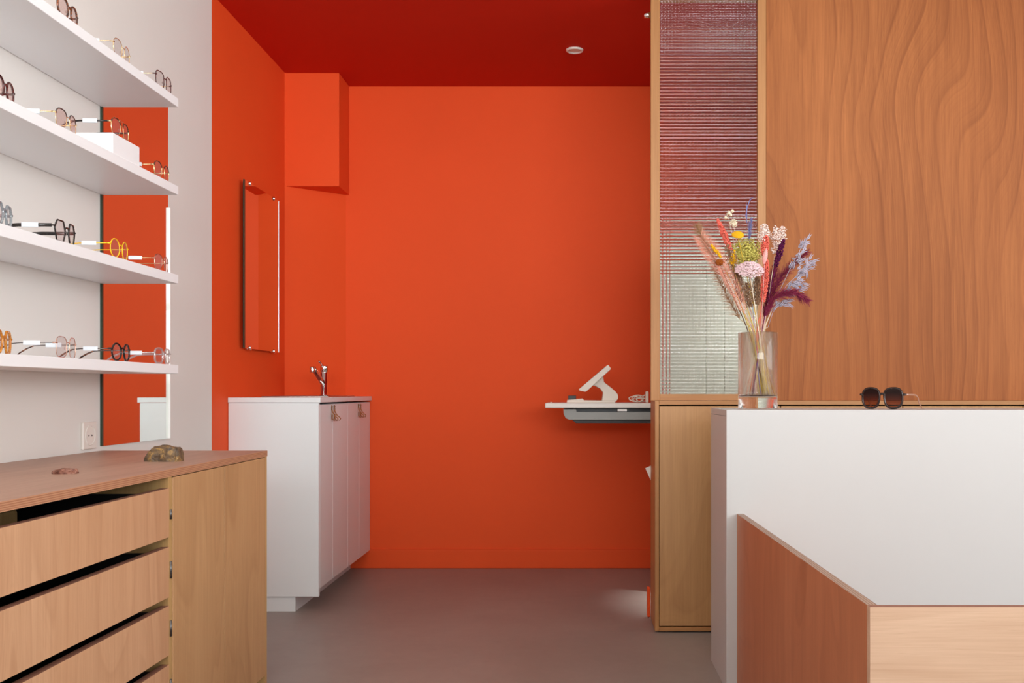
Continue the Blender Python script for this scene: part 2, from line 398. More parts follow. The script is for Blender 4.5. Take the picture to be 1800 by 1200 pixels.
# ------------------------------------------------------------------ drawer cabinet (left)
CX, CY1, CTOP = -0.959, 3.08, 0.746
CY0 = 0.55
th = Thing('drawer_cabinet', 'low plywood cabinet with open-gap drawers and two doors under the white shelves', 'cabinet', (XL, CY1, 0))
bm = new(); fs = box(bm, XL + .002, CX, CY0, CY1, CTOP - .018, CTOP)
fs[1].material_index = 1; fs[2].material_index = 1; fs[3].material_index = 1
th.part('worktop', bm, ['counter_top', 'counter_edge'])
bm = new()
XI = CX - .002
box(bm, XL + .002, XI, CY1 - .018, CY1, 0, CTOP - .018); box(bm, XL + .002, XI, CY0, CY0 + .018, 0, CTOP - .018)
box(bm, XL + .002, XI, 2.340, 2.358, 0.05, CTOP - .018); box(bm, XL + .002, XL + .012, CY0, CY1, 0.05, CTOP - .018)
box(bm, XL + .002, XI - .03, CY0, CY1, 0.035, 0.053)
th.part('carcass', bm, 'counter_inner')
bm = new(); box(bm, XL + .05, CX - .05, CY0 + .02, CY1 - .03, 0, 0.035); th.part('plinth', bm, 'black')
DZ = [(.587, .702), (.446, .564), (.310, .426), (.170, .288), (.056, .148)]
for z0, z1 in DZ:
    bm = new(); fs = box(bm, CX - .018, CX, CY0 + .01, 2.338, z0, z1); fs[5].material_index = 1
    d = th.part('drawer', bm, ['drawer_wood', 'thin_edge'])
    bm = new()
    a, b, y0, y1 = XL + .03, CX - .0185, CY0 + .035, 2.322
    zt = z1 - .012; box(bm, a, b, y0, y1, z0 + .012, z0 + .022)
    box(bm, a, a + .012, y0, y1, z0 + .012, zt); box(bm, a, b, y0, y0 + .012, z0 + .012, zt); box(bm, a, b, y1 - .012, y1, z0 + .012, zt)
    box(bm, b - .004, b, y0, y1, z0 + .012, zt)
    th.part('drawer_tray', bm, 'black', d)
for y0, y1 in ((2.3615, 2.7045), (2.7085, 3.0600)):
    bm = new(); box(bm, CX - .018, CX, y0, y1, 0.056, CTOP - .0205, 0.0012, 1); th.part('door', bm, 'door_wood')
for y0, y1 in ((895, 912), (986, 1016), (1090, 1118), (1193, 1220)):
    bm = new(); cyl(bm, (XI + .001, 2.3495, PZ(y1, 2.35)), 'z', 0.0032, (y1 - y0) * 2.35 / F, 12); th.part('hinge', bm, 'hinge_metal')
# a tan case lying in the top drawer
bm = new(); box(bm, XL + .06, -1.24, 1.78, 2.21, .6092, .668, 0.008); single('storage_box', bm, 'counter_inner', 'tan box lying in the open top drawer', 'box', (-1.33, 2.0, .6092))
bm = new(); box(bm, XL + .07, -1.08, 1.66, 1.93, .4682, .500, 0.008); single('storage_box', bm, 'dark_plastic', 'dark flat case lying in the second drawer', 'box', (-1.25, 1.8, .4682))

# stones on the worktop
def stone(name, label, c, dims, seed, mat, cuts, amp, rz=0.0, sub=4):
    rr = random.Random(seed); bm = new()
    bmesh.ops.create_icosphere(bm, subdivisions=sub, radius=1.0)
    planes = []
    for _ in range(cuts):
        d = Vector((rr.uniform(-1, 1), rr.uniform(-1, 1), rr.uniform(-.6, 1))).normalized(); planes.append((d, rr.uniform(.62, .85)))
    planes += [(Vector((0, 0, -1)), .62), (Vector((0.05, -.1, 1)).normalized(), .62)]
    for v in bm.verts:
        p = v.co.copy()
        for d, k in planes:
            q = p.dot(d)
            if q > k: p -= d * (q - k)
        p *= 1 + rr.uniform(-amp, amp)
        v.co = p
    zs = [v.co.z for v in bm.verts]; xs = [v.co.x for v in bm.verts]; ys = [v.co.y for v in bm.verts]
    for v in bm.verts:
        v.co = Vector(((v.co.x - min(xs)) / (max(xs) - min(xs)) - .5, (v.co.y - min(ys)) / (max(ys) - min(ys)) - .5, (v.co.z - min(zs)) / (max(zs) - min(zs))))
        v.co = Vector((v.co.x * dims[0], v.co.y * dims[1], v.co.z * dims[2]))
    bmesh.ops.rotate(bm, verts=bm.verts, matrix=Matrix.Rotation(rz, 3, 'Z'))
    o = obj(name, bm, mat); o.location = c; o['label'] = label; o['category'] = 'stone'
    return o
t = NT('ochre rock'); v = t.coords(); a = t.noise(v, 60, 4, 0.7, 0.8); b = t.noise(v, 140, 3, 0.7)
c = t.ramp(a, [(0.32, srgb(58, 46, 38)), (0.46, srgb(108, 88, 66)), (0.56, srgb(134, 104, 66)), (0.66, srgb(190, 150, 84)), (0.75, srgb(120, 104, 90))])
t.principled(t.mix(t.math('MULTIPLY', b, 0.4), c, srgb(60, 48, 40)), 0.45, normal=t.bump(b, 0.8, 0.004)); M['rock'] = t.m
t = NT('pink flat stone'); v = t.coords(); a = t.noise(v, 90, 4, 0.7, 0.6)
t.principled(t.ramp(a, [(0.35, srgb(90, 54, 44)), (0.5, srgb(132, 84, 68)), (0.65, srgb(168, 120, 102))]), 0.5, normal=t.bump(a, 0.6, 0.003)); M['pebble'] = t.m
def loft_stone(name, label, loc, secs, mat, seed, jit):
    """angular stone from stacked outlines along x"""
    rr = random.Random(seed); bm = new(); rings = []
    for x, pts in secs:
        rings.append([bm.verts.new((x + rr.uniform(-jit, jit), y + rr.uniform(-jit, jit), max(0, z + (rr.uniform(-jit, jit) if z > 0.001 else 0)))) for y, z in pts])
    n = len(rings[0])
    for A, B in zip(rings[:-1], rings[1:]):
        for k in range(n): bm.faces.new((A[k], A[(k + 1) % n], B[(k + 1) % n], B[k]))
    bm.faces.new(rings[0]); bm.faces.new(rings[-1])
    bmesh.ops.triangulate(bm, faces=bm.faces)
    bmesh.ops.subdivide_edges(bm, edges=bm.edges, cuts=2, use_grid_fill=True)
    for v in bm.verts:
        if v.co.z > 0.002: v.co += Vector((rr.uniform(-1, 1), rr.uniform(-1, 1), rr.uniform(-1, 1))) * 0.0009
    o = obj(name, bm, mat); o.location = loc; o['label'] = label; o['category'] = 'stone'; return o
S = lambda w, h, t: [(-w, 0), (-w * 1.05, h * .45), (-w * .7, h * .95), (0, h * (1 + t)), (w * .75, h * .9), (w, h * .5), (w * .9, 0)]
loft_stone('rock', 'angular ochre brown rock on the plywood cabinet top', (-1.084, 2.615, CTOP),
           [(-.046, S(.018, .008, 0)), (-.036, S(.022, .024, 0)), (-.026, S(.025, .037, .03)), (-.004, S(.027, .038, .06)), (.016, S(.026, .040, .05)), (.030, S(.025, .036, .02)), (.040, S(.022, .037, 0)), (.044, S(.018, .024, 0))], 'rock', 3, .0025)
loft_stone('flat_stone', 'small flat pinkish stone on the plywood cabinet top', (-1.145, 2.225, CTOP),
           [(-.026, S(.010, .005, 0)), (-.018, S(.018, .010, 0)), (-.004, S(.021, .012, .05)), (.010, S(.019, .011, 0)), (.022, S(.013, .009, 0)), (.027, S(.008, .004, 0))], 'pebble', 5, .0012)

# white riser block on the second shelf
RZ0 = SH_Z[1][0] + SH_T
bm = new(); box(bm, -1.372, -1.2395, 2.656, 2.818, RZ0, 1.6195, 0.001, 1)
single('riser_block', bm, 'white_shelf', 'white display block raising the gold and dark glasses on the second shelf', 'display block', (-1.30, 2.73, RZ0))

# ------------------------------------------------------------------ glasses
def outline(shape, w, h, side, n=36):
    """closed lens outline centred on 0 (y, z); side +1 or -1 mirrors it (outer side = +)"""
    pts = []
    if shape in ('hex', 'oct'):
        base = {'hex': [(-.5, -.02), (-.30, .5), (.26, .5), (.5, .12), (.30, -.5), (-.30, -.5)],
                'oct': [(-.5, .16), (-.28, .5), (.28, .5), (.5, .2), (.46, -.2), (.26, -.5), (-.26, -.5), (-.46, -.2)]}[shape]
        m = len(base)
        for i in range(m):
            a, b = base[i], base[(i + 1) % m]
            for k in (0.06, 0.35, 0.65, 0.94): pts.append((a[0] + (b[0] - a[0]) * k, a[1] + (b[1] - a[1]) * k))
    else:
        for k in range(n):
            a = 2 * PI * k / n; c, s = math.cos(a), math.sin(a)
            e = {'round': 2.0, 'panto': 2.3, 'square': 3.4, 'aviator': 2.4, 'cat': 2.8, 'butterfly': 2.6}[shape]
            y = .5 * math.copysign(abs(c) ** (2 / e), c); z = .5 * math.copysign(abs(s) ** (2 / e), s)
            if shape == 'panto': y *= 1 + .10 * z
            if shape == 'aviator': y *= 1 + .22 * z; y += .10 * -z
            if shape == 'cat': z += .10 * y * (1 if z > 0 else .2)
            if shape == 'butterfly': y = y * (1 + .16 * z) + .06 * -z; z += .04 * y
            pts.append((y, z))
    return [(p[0] * w * side, p[1] * h) for p in pts]
def glasses(label, loc, rz, shape='round', lw=.051, lh=.047, br=.019, rim='tortoise', rr=.0024, temple=None, tr=None, tip=None, lens='lens',
            tag=True, brow=None, tl=.140, name='eyeglasses', cat='glasses', group='eyeglasses on the white wall shelves', splay=0.0, tshape=(1.0, .55), tiltw=0.0, double=False, foldz=None):
    th = Thing(name, label, cat, loc, rz, group, local=True)
    temple = temple or rim; tr = tr or rr
    cy = lw / 2 + br / 2; zc = lh / 2 + rr
    fr = new(); lens_bms = []
    for s in (1, -1):
        o = outline(shape, lw, lh, s)
        ww = lambda y: -abs(y) * 0.10                     # gentle wrap
        tube(fr, [(ww(cy * s + y), cy * s + y, zc + z) for y, z in o], rr, 8, closed=True, flat=(1.0, 1.0))
        lb = new(); A = [lb.verts.new((ww(cy * s + y) + .0006, cy * s + y, zc + z)) for y, z in o]; B = [lb.verts.new((ww(cy * s + y) - .0006, cy * s + y, zc + z)) for y, z in o]
        lb.faces.new(A); lb.faces.new(list(reversed(B)))
        for i in range(len(A)): lb.faces.new((A[i], B[i], B[(i + 1) % len(A)], A[(i + 1) % len(A)]))
        lens_bms.append(lb)
    # bridge and end pieces
    bz = zc + lh * .16
    bpts = [(-.001, y, bz + .004 * (1 - (y / (br / 2 + .002)) ** 2)) for y in [(-1 + k / 4) * (br / 2 + .002) for k in range(9)]]
    tube(fr, bpts, rr * 1.05, 8)
    if double: tube(fr, [(p[0], p[1], p[2] + lh * .26) for p in [(q[0], q[1] * 1.7, q[2]) for q in bpts]], rr, 8)
    hw = br / 2 + lw + rr; hz = zc + lh * .18
    for s in (1, -1): tube(fr, [(-hw * .1 + .002, s * (hw - .003), hz), (-hw * .1 - .001, s * (hw + .003), hz), (-hw * .1 - .007, s * (hw + .004), hz)], max(rr, .0018), 8)
    if brow:
        for s in (1, -1):
            o = [p for p in outline(shape, lw * 1.0, lh * 1.0, s)]
            top = [(-abs(cy * s + y) * .1, cy * s + y, zc + z) for y, z in o if z > lh * .12]
            top.sort(key=lambda p: p[1]); tube(fr, top, rr * 1.5, 8, mi=1)
    th.part('frame', fr, [rim] + ([brow] if brow else []))
    for lb in lens_bms: th.part('lens', lb, lens)
    for s in (1, -1):       # nose pads
        bm = new(); ball(bm, (-.006, s * (br / 2 - .001), zc - lh * .05), .0034, 2, (.45, .5, 1.0)); th.part('nose_pad', bm, 'lens_pink')
    for s in (1, -1):
        bm = new(); y0 = s * (hw + .004); x0 = -hw * .1 - .004
        P = [(0, 0, hz), (.04, 0, hz - .0005), (.075, -.001, hz - .001), (.096, -.002, hz - .003), (.112, -.003, hz - .010), (.127, -.005, hz * .42), (tl, -.007, .0022)]
        pts = [(x0 - px, y0 + s * (py + splay * px), pz) for px, py, pz in P]
        tube(bm, pts, [tr, tr, tr, tr * 1.1, tr * 1.25, tr * 1.3, tr * 1.0], 8, flat=tshape, up=(0, 0, 1)); tm = th.part('temple', bm, temple)
        if tip:
            bm = new(); tube(bm, pts[3:], [tr * 1.5, tr * 1.7, tr * 1.7, tr * 1.3], 8, flat=(1, .7), up=(0, 0, 1)); th.part('temple_tip', bm, tip, tm)
        if tag and (s == -1 or tag == 2):
            bm = new(); xa = x0 - .030
            box(bm, xa - .038, xa, y0 + s * .03 * splay - .0024, y0 + s * .03 * splay + .0024, hz - .0062, hz + .0052, 0.001, 1)
            th.part('paper_tag', bm, 'paper', tm)
    return th
def on_shelf(xa, xb, z, W, x_edge=-1.2405):
    """place the frame so that its front spans pixels xa..xb; local +x faces the room, local -y is the near end"""
    best = None
    for k in range(-200, 201):
        th = k * 0.0025
        dx, dy = -math.sin(th) * W, math.cos(th) * W     # near -> far end
        xn = x_edge - max(0, dx)
        yn = -xn * F / (1015 - xa)
        xf = 1015 + (xn + dx) * F / (yn + dy)
        e = abs(xf - xb)
        if best is None or e < best[0]: best = (e, th, xn, yn, dx, dy)
    _, th, xn, yn, dx, dy = best
    return (xn + dx / 2, yn + dy / 2, z), th
ZS = [z + SH_T for z, _ in SH_Z]
G = [
 (105, 140, 0, 'dark tortoiseshell round glasses, first from the left on the topmost shelf', dict(shape='panto', rim='tortoise', rr=.0026, lens='lens_pink')),
 (203, 231.5, 0, 'thin gold wire glasses in the middle of the topmost shelf', dict(shape='panto', rim='gold', rr=.0010, temple='gold', tr=.0011, lens='lens', lh=.049)),
 (277, 304, 0, 'black rimmed square glasses with gold temples at the far end of the topmost shelf', dict(shape='square', rim='burgundy_ac', rr=.0014, temple='gold', tr=.0011, lw=.050)),
 (-10, 29, 1, 'dark burgundy glasses cut by the picture edge on the second shelf', dict(shape='panto', rim='burgundy_ac', rr=.0026, lens='lens_pink', tag=False)),
 (102, 138, 1, 'gold wire glasses with a dark brow line, near the white riser block', dict(shape='aviator', rim='gold', rr=.0010, brow='gunmetal', temple='gold', tr=.0011, lens='lens_pink')),
 (274, 300, 1, 'small dark and gold glasses at the far end of the second shelf', dict(shape='panto', rim='gold', rr=.0011, brow='tortoise', temple='gold', tr=.0011, lw=.048)),
 (-9, 25.5, 2, 'grey crystal glasses cut by the picture edge on the third shelf', dict(shape='oct', rim='grey_crystal', rr=.0030, tag=False)),
 (100, 136, 2, 'black hexagonal glasses on the third shelf', dict(shape='hex', rim='black_ac', rr=.0021, temple='black_ac', tr=.0042, tshape=(1.0, .35), lh=.050)),
 (197.5, 228, 2, 'bright yellow round wire glasses on the third shelf', dict(shape='round', rim='yellow_ac', rr=.0014, temple='yellow_ac', tr=.0012, lh=.050, lw=.050)),
 (275, 299, 2, 'pinkish gold thin glasses at the far end of the third shelf', dict(shape='aviator', rim='copper', rr=.0012, temple='gold', tr=.0011, lens='lens_pink')),
 (-10, 24, 3, 'amber honey glasses cut by the picture edge on the lowest shelf', dict(shape='oct', rim='amber_ac', rr=.0030, tag=False)),
 (103, 137, 3, 'thin copper wire glasses with clear lenses on the lowest shelf', dict(shape='square', rim='copper', rr=.0009, temple='gunmetal', tr=.0010, tip='tortoise', lens='lens', lh=.050, tag=2)),
 (200, 231.5, 3, 'black round glasses on the lowest shelf', dict(shape='round', rim='black_ac', rr=.0026, temple='gunmetal', tr=.0014, tip='tortoise', lh=.045, lw=.049)),
 (275, 302, 3, 'clear pink crystal glasses at the far end of the lowest shelf', dict(shape='square', rim='pink_crystal', rr=.0030, temple='pink_crystal', tr=.0026, lh=.043)),
]
for xa, xb, s, lb_, kw in G:
    W = 2 * kw.get('lw', .051) + kw.get('br', .019) + 2 * kw['rr']
    loc, rz = on_shelf(xa, xb, ZS[s], W)
    glasses(lb_, loc, rz, **kw)
loc, rz = on_shelf(199, 230, 1.6197, .125, -1.2435)
glasses('gold and dark tortoiseshell glasses standing on the white riser block', loc, rz, shape='aviator', rim='gold', rr=.0012, brow='tortoise', temple='black_ac', tr=.0024, tip='tortoise', double=True)

# ------------------------------------------------------------------ kitchenette
KY0, KX, KT = 4.188, -1.081, 0.9025
KD = -1.0895
th = Thing('sink_cabinet', 'white sink cabinet with leather loop handles in the red alcove', 'sink cabinet', (XL, KY0, 0))
bm = new(); prism(bm, [(XL + .002, KY0), (KX, KY0), (KX, YD2 - .002), (-1.219, YD2 - .002), (XL + .002, YD1 - .002)], KT - .0215, KT, 0.001); th.part('worktop', bm, 'white_lacquer')
bm = new(); box(bm, XL + .002, KD, KY0 + .004, KY0 + .022, .0635, KT - .0225, 0.001, 1); th.part('side_panel', bm, 'white_lacquer')
bm = new(); prism(bm, [(XL + .002, KY0 + .022), (KD - .021, KY0 + .022), (KD - .021, YD2 - .0025), (-1.219, YD2 - .0025), (XL + .002, YD1 - .002)], .082, KT - .0295); th.part('carcass', bm, 'white_lacquer')
bm = new(); prism(bm, [(XL + .002, KY0 + .012), (-1.190, KY0 + .012), (-1.190, YD2 - .014), (-1.219, YD2 - .014), (XL + .002, YD1 - .002)], 0.0, .0815); th.part('plinth', bm, 'white_lacquer')
seams = [KY0 + .0225, 4.430, 4.719, 4.966, YD2 - .004]
for i in range(4):
    y0, y1 = seams[i] + .0012, seams[i + 1] - .0012
    bm = new(); box(bm, KD - .018, KD, y0, y1, .095, KT - .030, 0.0012, 1); d = th.part('door', bm, 'white_lacquer')
    hy = y1 - .022 if i % 2 == 0 else y0 + .022
    bm = new()
    zt = .866
    L = [(KD + .0025, hy, zt), (KD + .0025, hy, zt - .018), (KD + .006, hy, zt - .030), (KD + .014, hy, zt - .044), (KD + .026, hy, zt - .054), (KD + .030, hy, zt - .060), (KD + .026, hy, zt - .066), (KD + .012, hy, zt - .066), (KD + .0045, hy, zt - .060), (KD + .0045, hy, zt - .040)]
    Lp = []
    tube(bm, L, 0.004, 8, flat=(.45, 1.7), up=(1, 0, 0.2)); hd = th.part('loop_handle', bm, 'leather', d)
    bm = new(); cyl(bm, (KD + .004, hy, zt - .006), 'x', .0035, .003, 14); cyl(bm, (KD + .004, hy, zt - .018), 'x', .0035, .003, 14); th.part('rivet', bm, 'steel', d)
# sink bowl set into the worktop
bm = new()
sy0, sy1, sx0, sx1 = 4.46, 4.92, -1.415, -1.115
pts_o = [(sx0, sy0), (sx1, sy0), (sx1, 4.97), (-1.24, 4.97), (sx0, 4.88)]
prism(bm, [(sx0, sy0), (sx1, sy0), (sx1, 4.985), (-1.26, 4.985), (sx0, 4.90)], KT + .0002, KT + .0045, 0.001); th.part('sink', bm, 'steel')
bm = new(); prism(bm, [(sx0 + .03, sy0 + .03), (sx1 - .03, sy0 + .03), (sx1 - .03, 4.76), (sx0 + .03, 4.76)], KT + .0046, KT + .0049); th.part('sink_bowl', bm, 'hinge_metal')
# tap
TY = 4.83; TX = PX(570, TY); TZ = KT + .0046
tp = Thing('tap', 'chrome mixer tap with angled spout on the white sink cabinet', 'tap', (TX, TY, TZ))
bm = new(); lathe(bm, [(0, 0), (.024, 0), (.024, .004), (.0195, .006), (.0195, .112), (.0182, .113), (.0182, .117), (.0198, .118), (.0198, .142), (.018, .146), (0, .146)], (TX, TY, TZ), 48); tp.part('body', bm, 'chrome')
bm = new(); tube(bm, [(TX - .002, TY - .008, TZ + .055), (TX - .012, TY - .05, TZ + .088), (TX - .020, TY - .09, TZ + .118), (TX - .024, TY - .11, TZ + .132)], [.0125, .012, .0115, .011], 24); sp_ = tp.part('spout', bm, 'chrome')
bm = new(); lathe(bm, [(0, 0), (.0115, 0), (.012, .002), (.012, .020), (.010, .026), (0, .028)], (TX - .026, TY - .120, TZ + .112), 24); tp.part('aerator', bm, 'chrome', sp_)
bm = new(); tube(bm, [(TX - .004, TY, TZ + .144), (TX - .010, TY - .02, TZ + .156), (TX - .014, TY - .05, TZ + .166)], [.005, .004, .0035], 12); tp.part('lever', bm, 'chrome')

# mirror above the sink on stand-offs
GX = -1.447; gy0, gy1, gz0, gz1 = 4.336, 4.828, 1.117, 1.850
th = Thing('washroom_mirror', 'small frameless mirror on chrome stand-offs above the sink cabinet', 'mirror', (XL, gy0, gz0))
bm = new(); box(bm, GX - .005, GX, gy0 + .0008, gy1 - .008, gz0, gz1); th.part('mirror_pane', bm, 'mirror')
bm = new(); box(bm, GX - .0055, GX + .0002, gy0 - .012, gy0, gz0, gz1); th.part('edge', bm, 'glass_edge', label='dark near edge of the mirror')
bm = new(); box(bm, GX - .005, GX + .0015, gy1 - .0075, gy1 - .0045, gz0, gz1, .0006, 1); th.part('glint_strip', bm, 'bevel', label='pale strip drawn as a glint along the far edge')  # thinner strip, the edge glint put in as pale colour
for y, z in ((4.404, gz1 - .003), (4.752, gz1 - .003), (4.404, gz0 + .003), (4.752, gz0 + .003)):
    bm = new(); cyl(bm, (XL, y, z), 'x', .0065, XL * -1 + GX - .006 + .000, 20); cyl(bm, (GX - .006, y, z), 'x', .0105, .011, 24); th.part('standoff', bm, 'chrome')

# ------------------------------------------------------------------ recessed ceiling light
DY = 4.67; DX = -.013
th = Thing('ceiling_downlight', 'small round recessed downlight in the red alcove ceiling', 'ceiling light', (DX, DY, H))
bm = new(); lathe(bm, [(.026, 0.0), (.029, -.006), (.034, -.0085), (.039, -.007), (.041, -.0005), (.041, 0.0)], (DX, DY, H), 48); th.part('trim_ring', bm, 'white_plastic')
bm = new(); lathe(bm, [(0, -.0035), (.018, -.004), (.0265, -.003), (.0265, 0), (0, 0)], (DX, DY, H), 40); th.part('lamp', bm, 'cream_plastic')

# ------------------------------------------------------------------ partition on the right
PYF, PYB, PXL = 4.02, 4.06, 0.2965
PX1, PX2, PX3 = PX(1160, PYF), PX(1332, PYF), PX(1347, PYF)
PZ0, PZ1 = PZ(704, PYF), PZ(692.5, PYF)
th = Thing('glazed_screen', 'tall wooden framed screen with a grid textured glass pane beside the red alcove', 'glass screen', (PXL, PYF, PZ0))
bm = new(); box(bm, PXL, PX1, PYF, PYB, PZ0, H, .001, 1); th.part('stile', bm, 'frame_wood')
bm = new(); box(bm, PX2, PX3 - .0008, PYF, PYB, PZ0, H, .001, 1); th.part('stile', bm, 'frame_wood')
bm = new(); box(bm, PX1, PX2, PYF, PYB, PZ0, PZ1, .001, 1); th.part('rail', bm, 'frame_wood_h')
bm = new(); box(bm, PX1, PX2, PYF, PYB, 2.5165, H, .001, 1); th.part('rail', bm, 'frame_wood_h')
def relief_pane(x0, x1, z0, z1, yf, yb, nx, nz, amp, sub=5):
    NX, NZ = nx * sub, nz * sub
    vs, fs = [], []
    for j in range(NZ + 1):
        b = 2 * ((j % sub) / sub) - 1 if j % sub else 1
        for i in range(NX + 1):
            a = 2 * ((i % sub) / sub) - 1 if i % sub else 1
            h = amp * ((1 - a * a) * 0.9 + (1 - b * b) * 1.3)
            vs.append((x0 + (x1 - x0) * i / NX, yf - h, z0 + (z1 - z0) * j / NZ))
    W_ = NX + 1
    for j in range(NZ):
        for i in range(NX): k = j * W_ + i; fs.append((k, k + 1, k + W_ + 1, k + W_))
    o = len(vs); vs += [(x0, yb, z0), (x1, yb, z0), (x1, yb, z1), (x0, yb, z1)]
    fs.append((o, o + 3, o + 2, o + 1))
    fs.append(tuple([o + 1] + [k for k in range(NX, -1, -1)] + [o])[::1]); fs.append(tuple([o + 3] + [NZ * W_ + k for k in range(NX + 1)] + [o + 2]))
    fs.append(tuple([o] + [k * W_ for k in range(NZ + 1)] + [o + 3])); fs.append(tuple([o + 2] + [k * W_ + NX for k in range(NZ, -1, -1)] + [o + 1]))
    me = bpy.data.meshes.new('glass_pane'); me.from_pydata(vs, [], fs)
    return me
me = relief_pane(PX1 + .0005, PX2 - .0005, PZ1 + .0005, 2.516, PYF + .018, PYF + .026, 28, 118, .0016)
me.materials.append(M['grid_glass']); me.transform(Matrix.Translation(-th.off)); gp = bpy.data.objects.new('glass_pane', me); COL.objects.link(gp); gp.parent = th.o
bm = new(); zc_ = PZ(27, PYF + .02); cyl(bm, (PXL - .026, PYF + .02, zc_), 'x', .0115, .026, 24); th.part('stop_knob', bm, 'chrome')
bm = new(); box(bm, PX3, XR, PYF, PYB - .015, PZ0, H, .001, 1); struct('wall_partition', bm, 'okoume_panel', label='large swirl-grained plywood panel wall above the low cabinet')

# plywood cabinet under the partition
QYF, QYB, QTOP, QXL, QXR = 3.8325, 4.060, PZ(704, 3.8325), .2987, 2.60
th = Thing('plywood_cabinet', 'low plywood cabinet with flush doors below the glass screen', 'cabinet', (QXL, QYF, 0))
bm = new(); box(bm, QXL, QXL + .0155, QYF, QYB, .006, QTOP, .0008, 1); th.part('side_panel', bm, 'frame_wood')
bm = new(); box(bm, QXL + .0156, QXR, QYF, QYB, QTOP - .0155, QTOP, .0008, 1); th.part('top_panel', bm, 'frame_wood_h')
bm = new(); box(bm, QXL + .0156, QXR, QYF, QYB, .006, .0215, .0008, 1); th.part('bottom_panel', bm, 'frame_wood_h')
bm = new(); box(bm, QXL + .0156, QXR, QYB - .012, QYB, .0216, QTOP - .0156); box(bm, QXL + .03, QXR, QYF + .03, QYB, 0, .006); th.part('back_panel', bm, 'black')
dx = [PX(a, QYF) for a in (1158.6, 1372, 1587, 1798.5, 2010)] + [QXR]
for i in range(5):
    bm = new(); box(bm, dx[i] + .0018, dx[i + 1] - .0018, QYF + .001, QYF + .019, .0255, QTOP - .0205, .001, 1); th.part('door', bm, 'cab_door')
bm = new(); box(bm, QXL - .013, QXL - .001, QYB + .004, QYB + .045, 0.008, .125, .002); struct('baseboard_partition', bm, 'red_wall', label='short end of red baseboard beside the plywood cabinet')
# brochure corner showing behind the cabinet
bm = new(); box(bm, -.004, .10, 0, .003, -.03, .03); bmesh.ops.rotate(bm, verts=bm.verts, matrix=Matrix.Rotation(math.radians(-24), 3, 'Y'))
bmesh.ops.translate(bm, verts=bm.verts, vec=(PX(1140.5, 4.08), QYB + .0005, PZ(833, 4.08))); th.part('paper_slip', bm, 'white_plastic', label='white paper slip showing behind the cabinet edge')

# ------------------------------------------------------------------ exam room behind the screen
th = Thing('instrument_stand', 'white instrument stand behind the grid glass with a table arm reaching into the alcove', 'instrument table', (.67, 4.75, 0))
bm = new(); box(bm, .3510, .98, 4.62, 4.765, 0, 1.60, .002); th.part('body', bm, 'stand_white')
bm = new(); box(bm, .3515, .618, 4.603, 4.619, .78, 1.595, .002); th.part('door', bm, 'stand_white')
bm = new(); box(bm, .640, .978, 4.603, 4.619, .78, 1.595, .002); th.part('door', bm, 'stand_white')
bm = new(); box(bm, .3515, .978, 4.603, 4.619, .08, .76, .002); th.part('drawer_front', bm, 'grey_plastic')

# instrument table in the alcove
IY0, IY1 = 4.64, 5.02
def IX(x): return PX(x, IY0)
def IZ(y): return PZ(y, IY0)
bm = new(); box(bm, IX(958), .3495, IY0, IY1, IZ(717), IZ(708), .004); ttop = th.part('table_top', bm, 'white_plastic')
bm = new()
prism(bm, [(IX(990), IZ(719)), (IX(990.5), IZ(728)), (IX(994), IZ(735)), (IX(1000), IZ(738)), (.3495, IZ(738)), (.3495, IZ(724)), (IX(1014), IZ(724)), (IX(1012), IZ(719))], IY0 + .03, IY1 - .03, .002, 'xz'); th.part('tray', bm, 'grey_plastic')
bm = new(); prism(bm, [(IX(1005), IZ(738.2)), (IX(1012), IZ(744)), (.3495, IZ(744)), (.3495, IZ(738.2))], IY0 + .06, IY1 - .06, .002, 'xz'); th.part('lift_arm', bm, 'dark_plastic')
bm = new(); box(bm, IX(1010), .3495, IY0 + .05, IY1 - .05, IZ(724) + .0005, IZ(717)); th.part('slide', bm, 'black_plastic')
bm = new(); box(bm, IX(1086), IX(1103), IY0 + .035, IY0 + .05, IZ(723), IZ(719), .001, 1); th.part('bolt', bm, 'chrome')
bm = new(); ball(bm, (IX(968), IY0 + .05, IZ(708)), .006, 2, (1.3, 1.3, .8)); th.part('button', bm, 'cream_plastic')
# tilted-screen control unit
CY_ = IY0 + .06; CW = .17
th = Thing('refractor_console', 'cream desktop control console with tilted screen on the white table arm', 'control console', (IX(1040), CY_, IZ(708)))
bm = new(); prism(bm, [(IX(996), IZ(708)), (IX(996.5), IZ(703)), (IX(1024), IZ(700.5)), (IX(1027), IZ(703.5)), (IX(1058), IZ(704)), (IX(1082), IZ(704)), (IX(1082), IZ(708))], CY_, CY_ + CW, .0015, 'xz'); th.part('base', bm, 'cream_plastic')
arc = [(1059, 704), (1061, 690), (1056, 683), (1047, 678), (1042, 676.5), (1055, 664), (1061.5, 660), (1063, 671), (1077, 682), (1084, 688.5), (1087.5, 693), (1088.5, 698), (1087.5, 702), (1084, 706), (1080, 707.9), (1059, 707.9)]
bm = new(); prism(bm, [(IX(a), IZ(b)) for a, b in arc], CY_ + .045, CY_ + CW - .045, .003, 'xz'); arm = th.part('arm', bm, 'cream_plastic')
bm = new(); cyl(bm, (IX(1056), CY_ + .04, IZ(675)), 'y', .0125, CW - .08, 24); th.part('pivot', bm, 'cream_plastic', arm)
scr = [(1016.8, 684.5), (1020, 687), (1029, 688.5), (1032, 687), (1073.5, 649), (1074.5, 647), (1070.5, 641), (1068.5, 640.7)]
bm = new(); prism(bm, [(IX(a), IZ(b)) for a, b in scr], CY_ - .01, CY_ + CW + .01, .002, 'xz'); sc_ = th.part('screen', bm, 'cream_plastic')
d_ = Vector((IX(1067) - IX(1019), 0, IZ(642) - IZ(683))); n_ = Vector((-d_.z, 0, d_.x)).normalized() * .0009
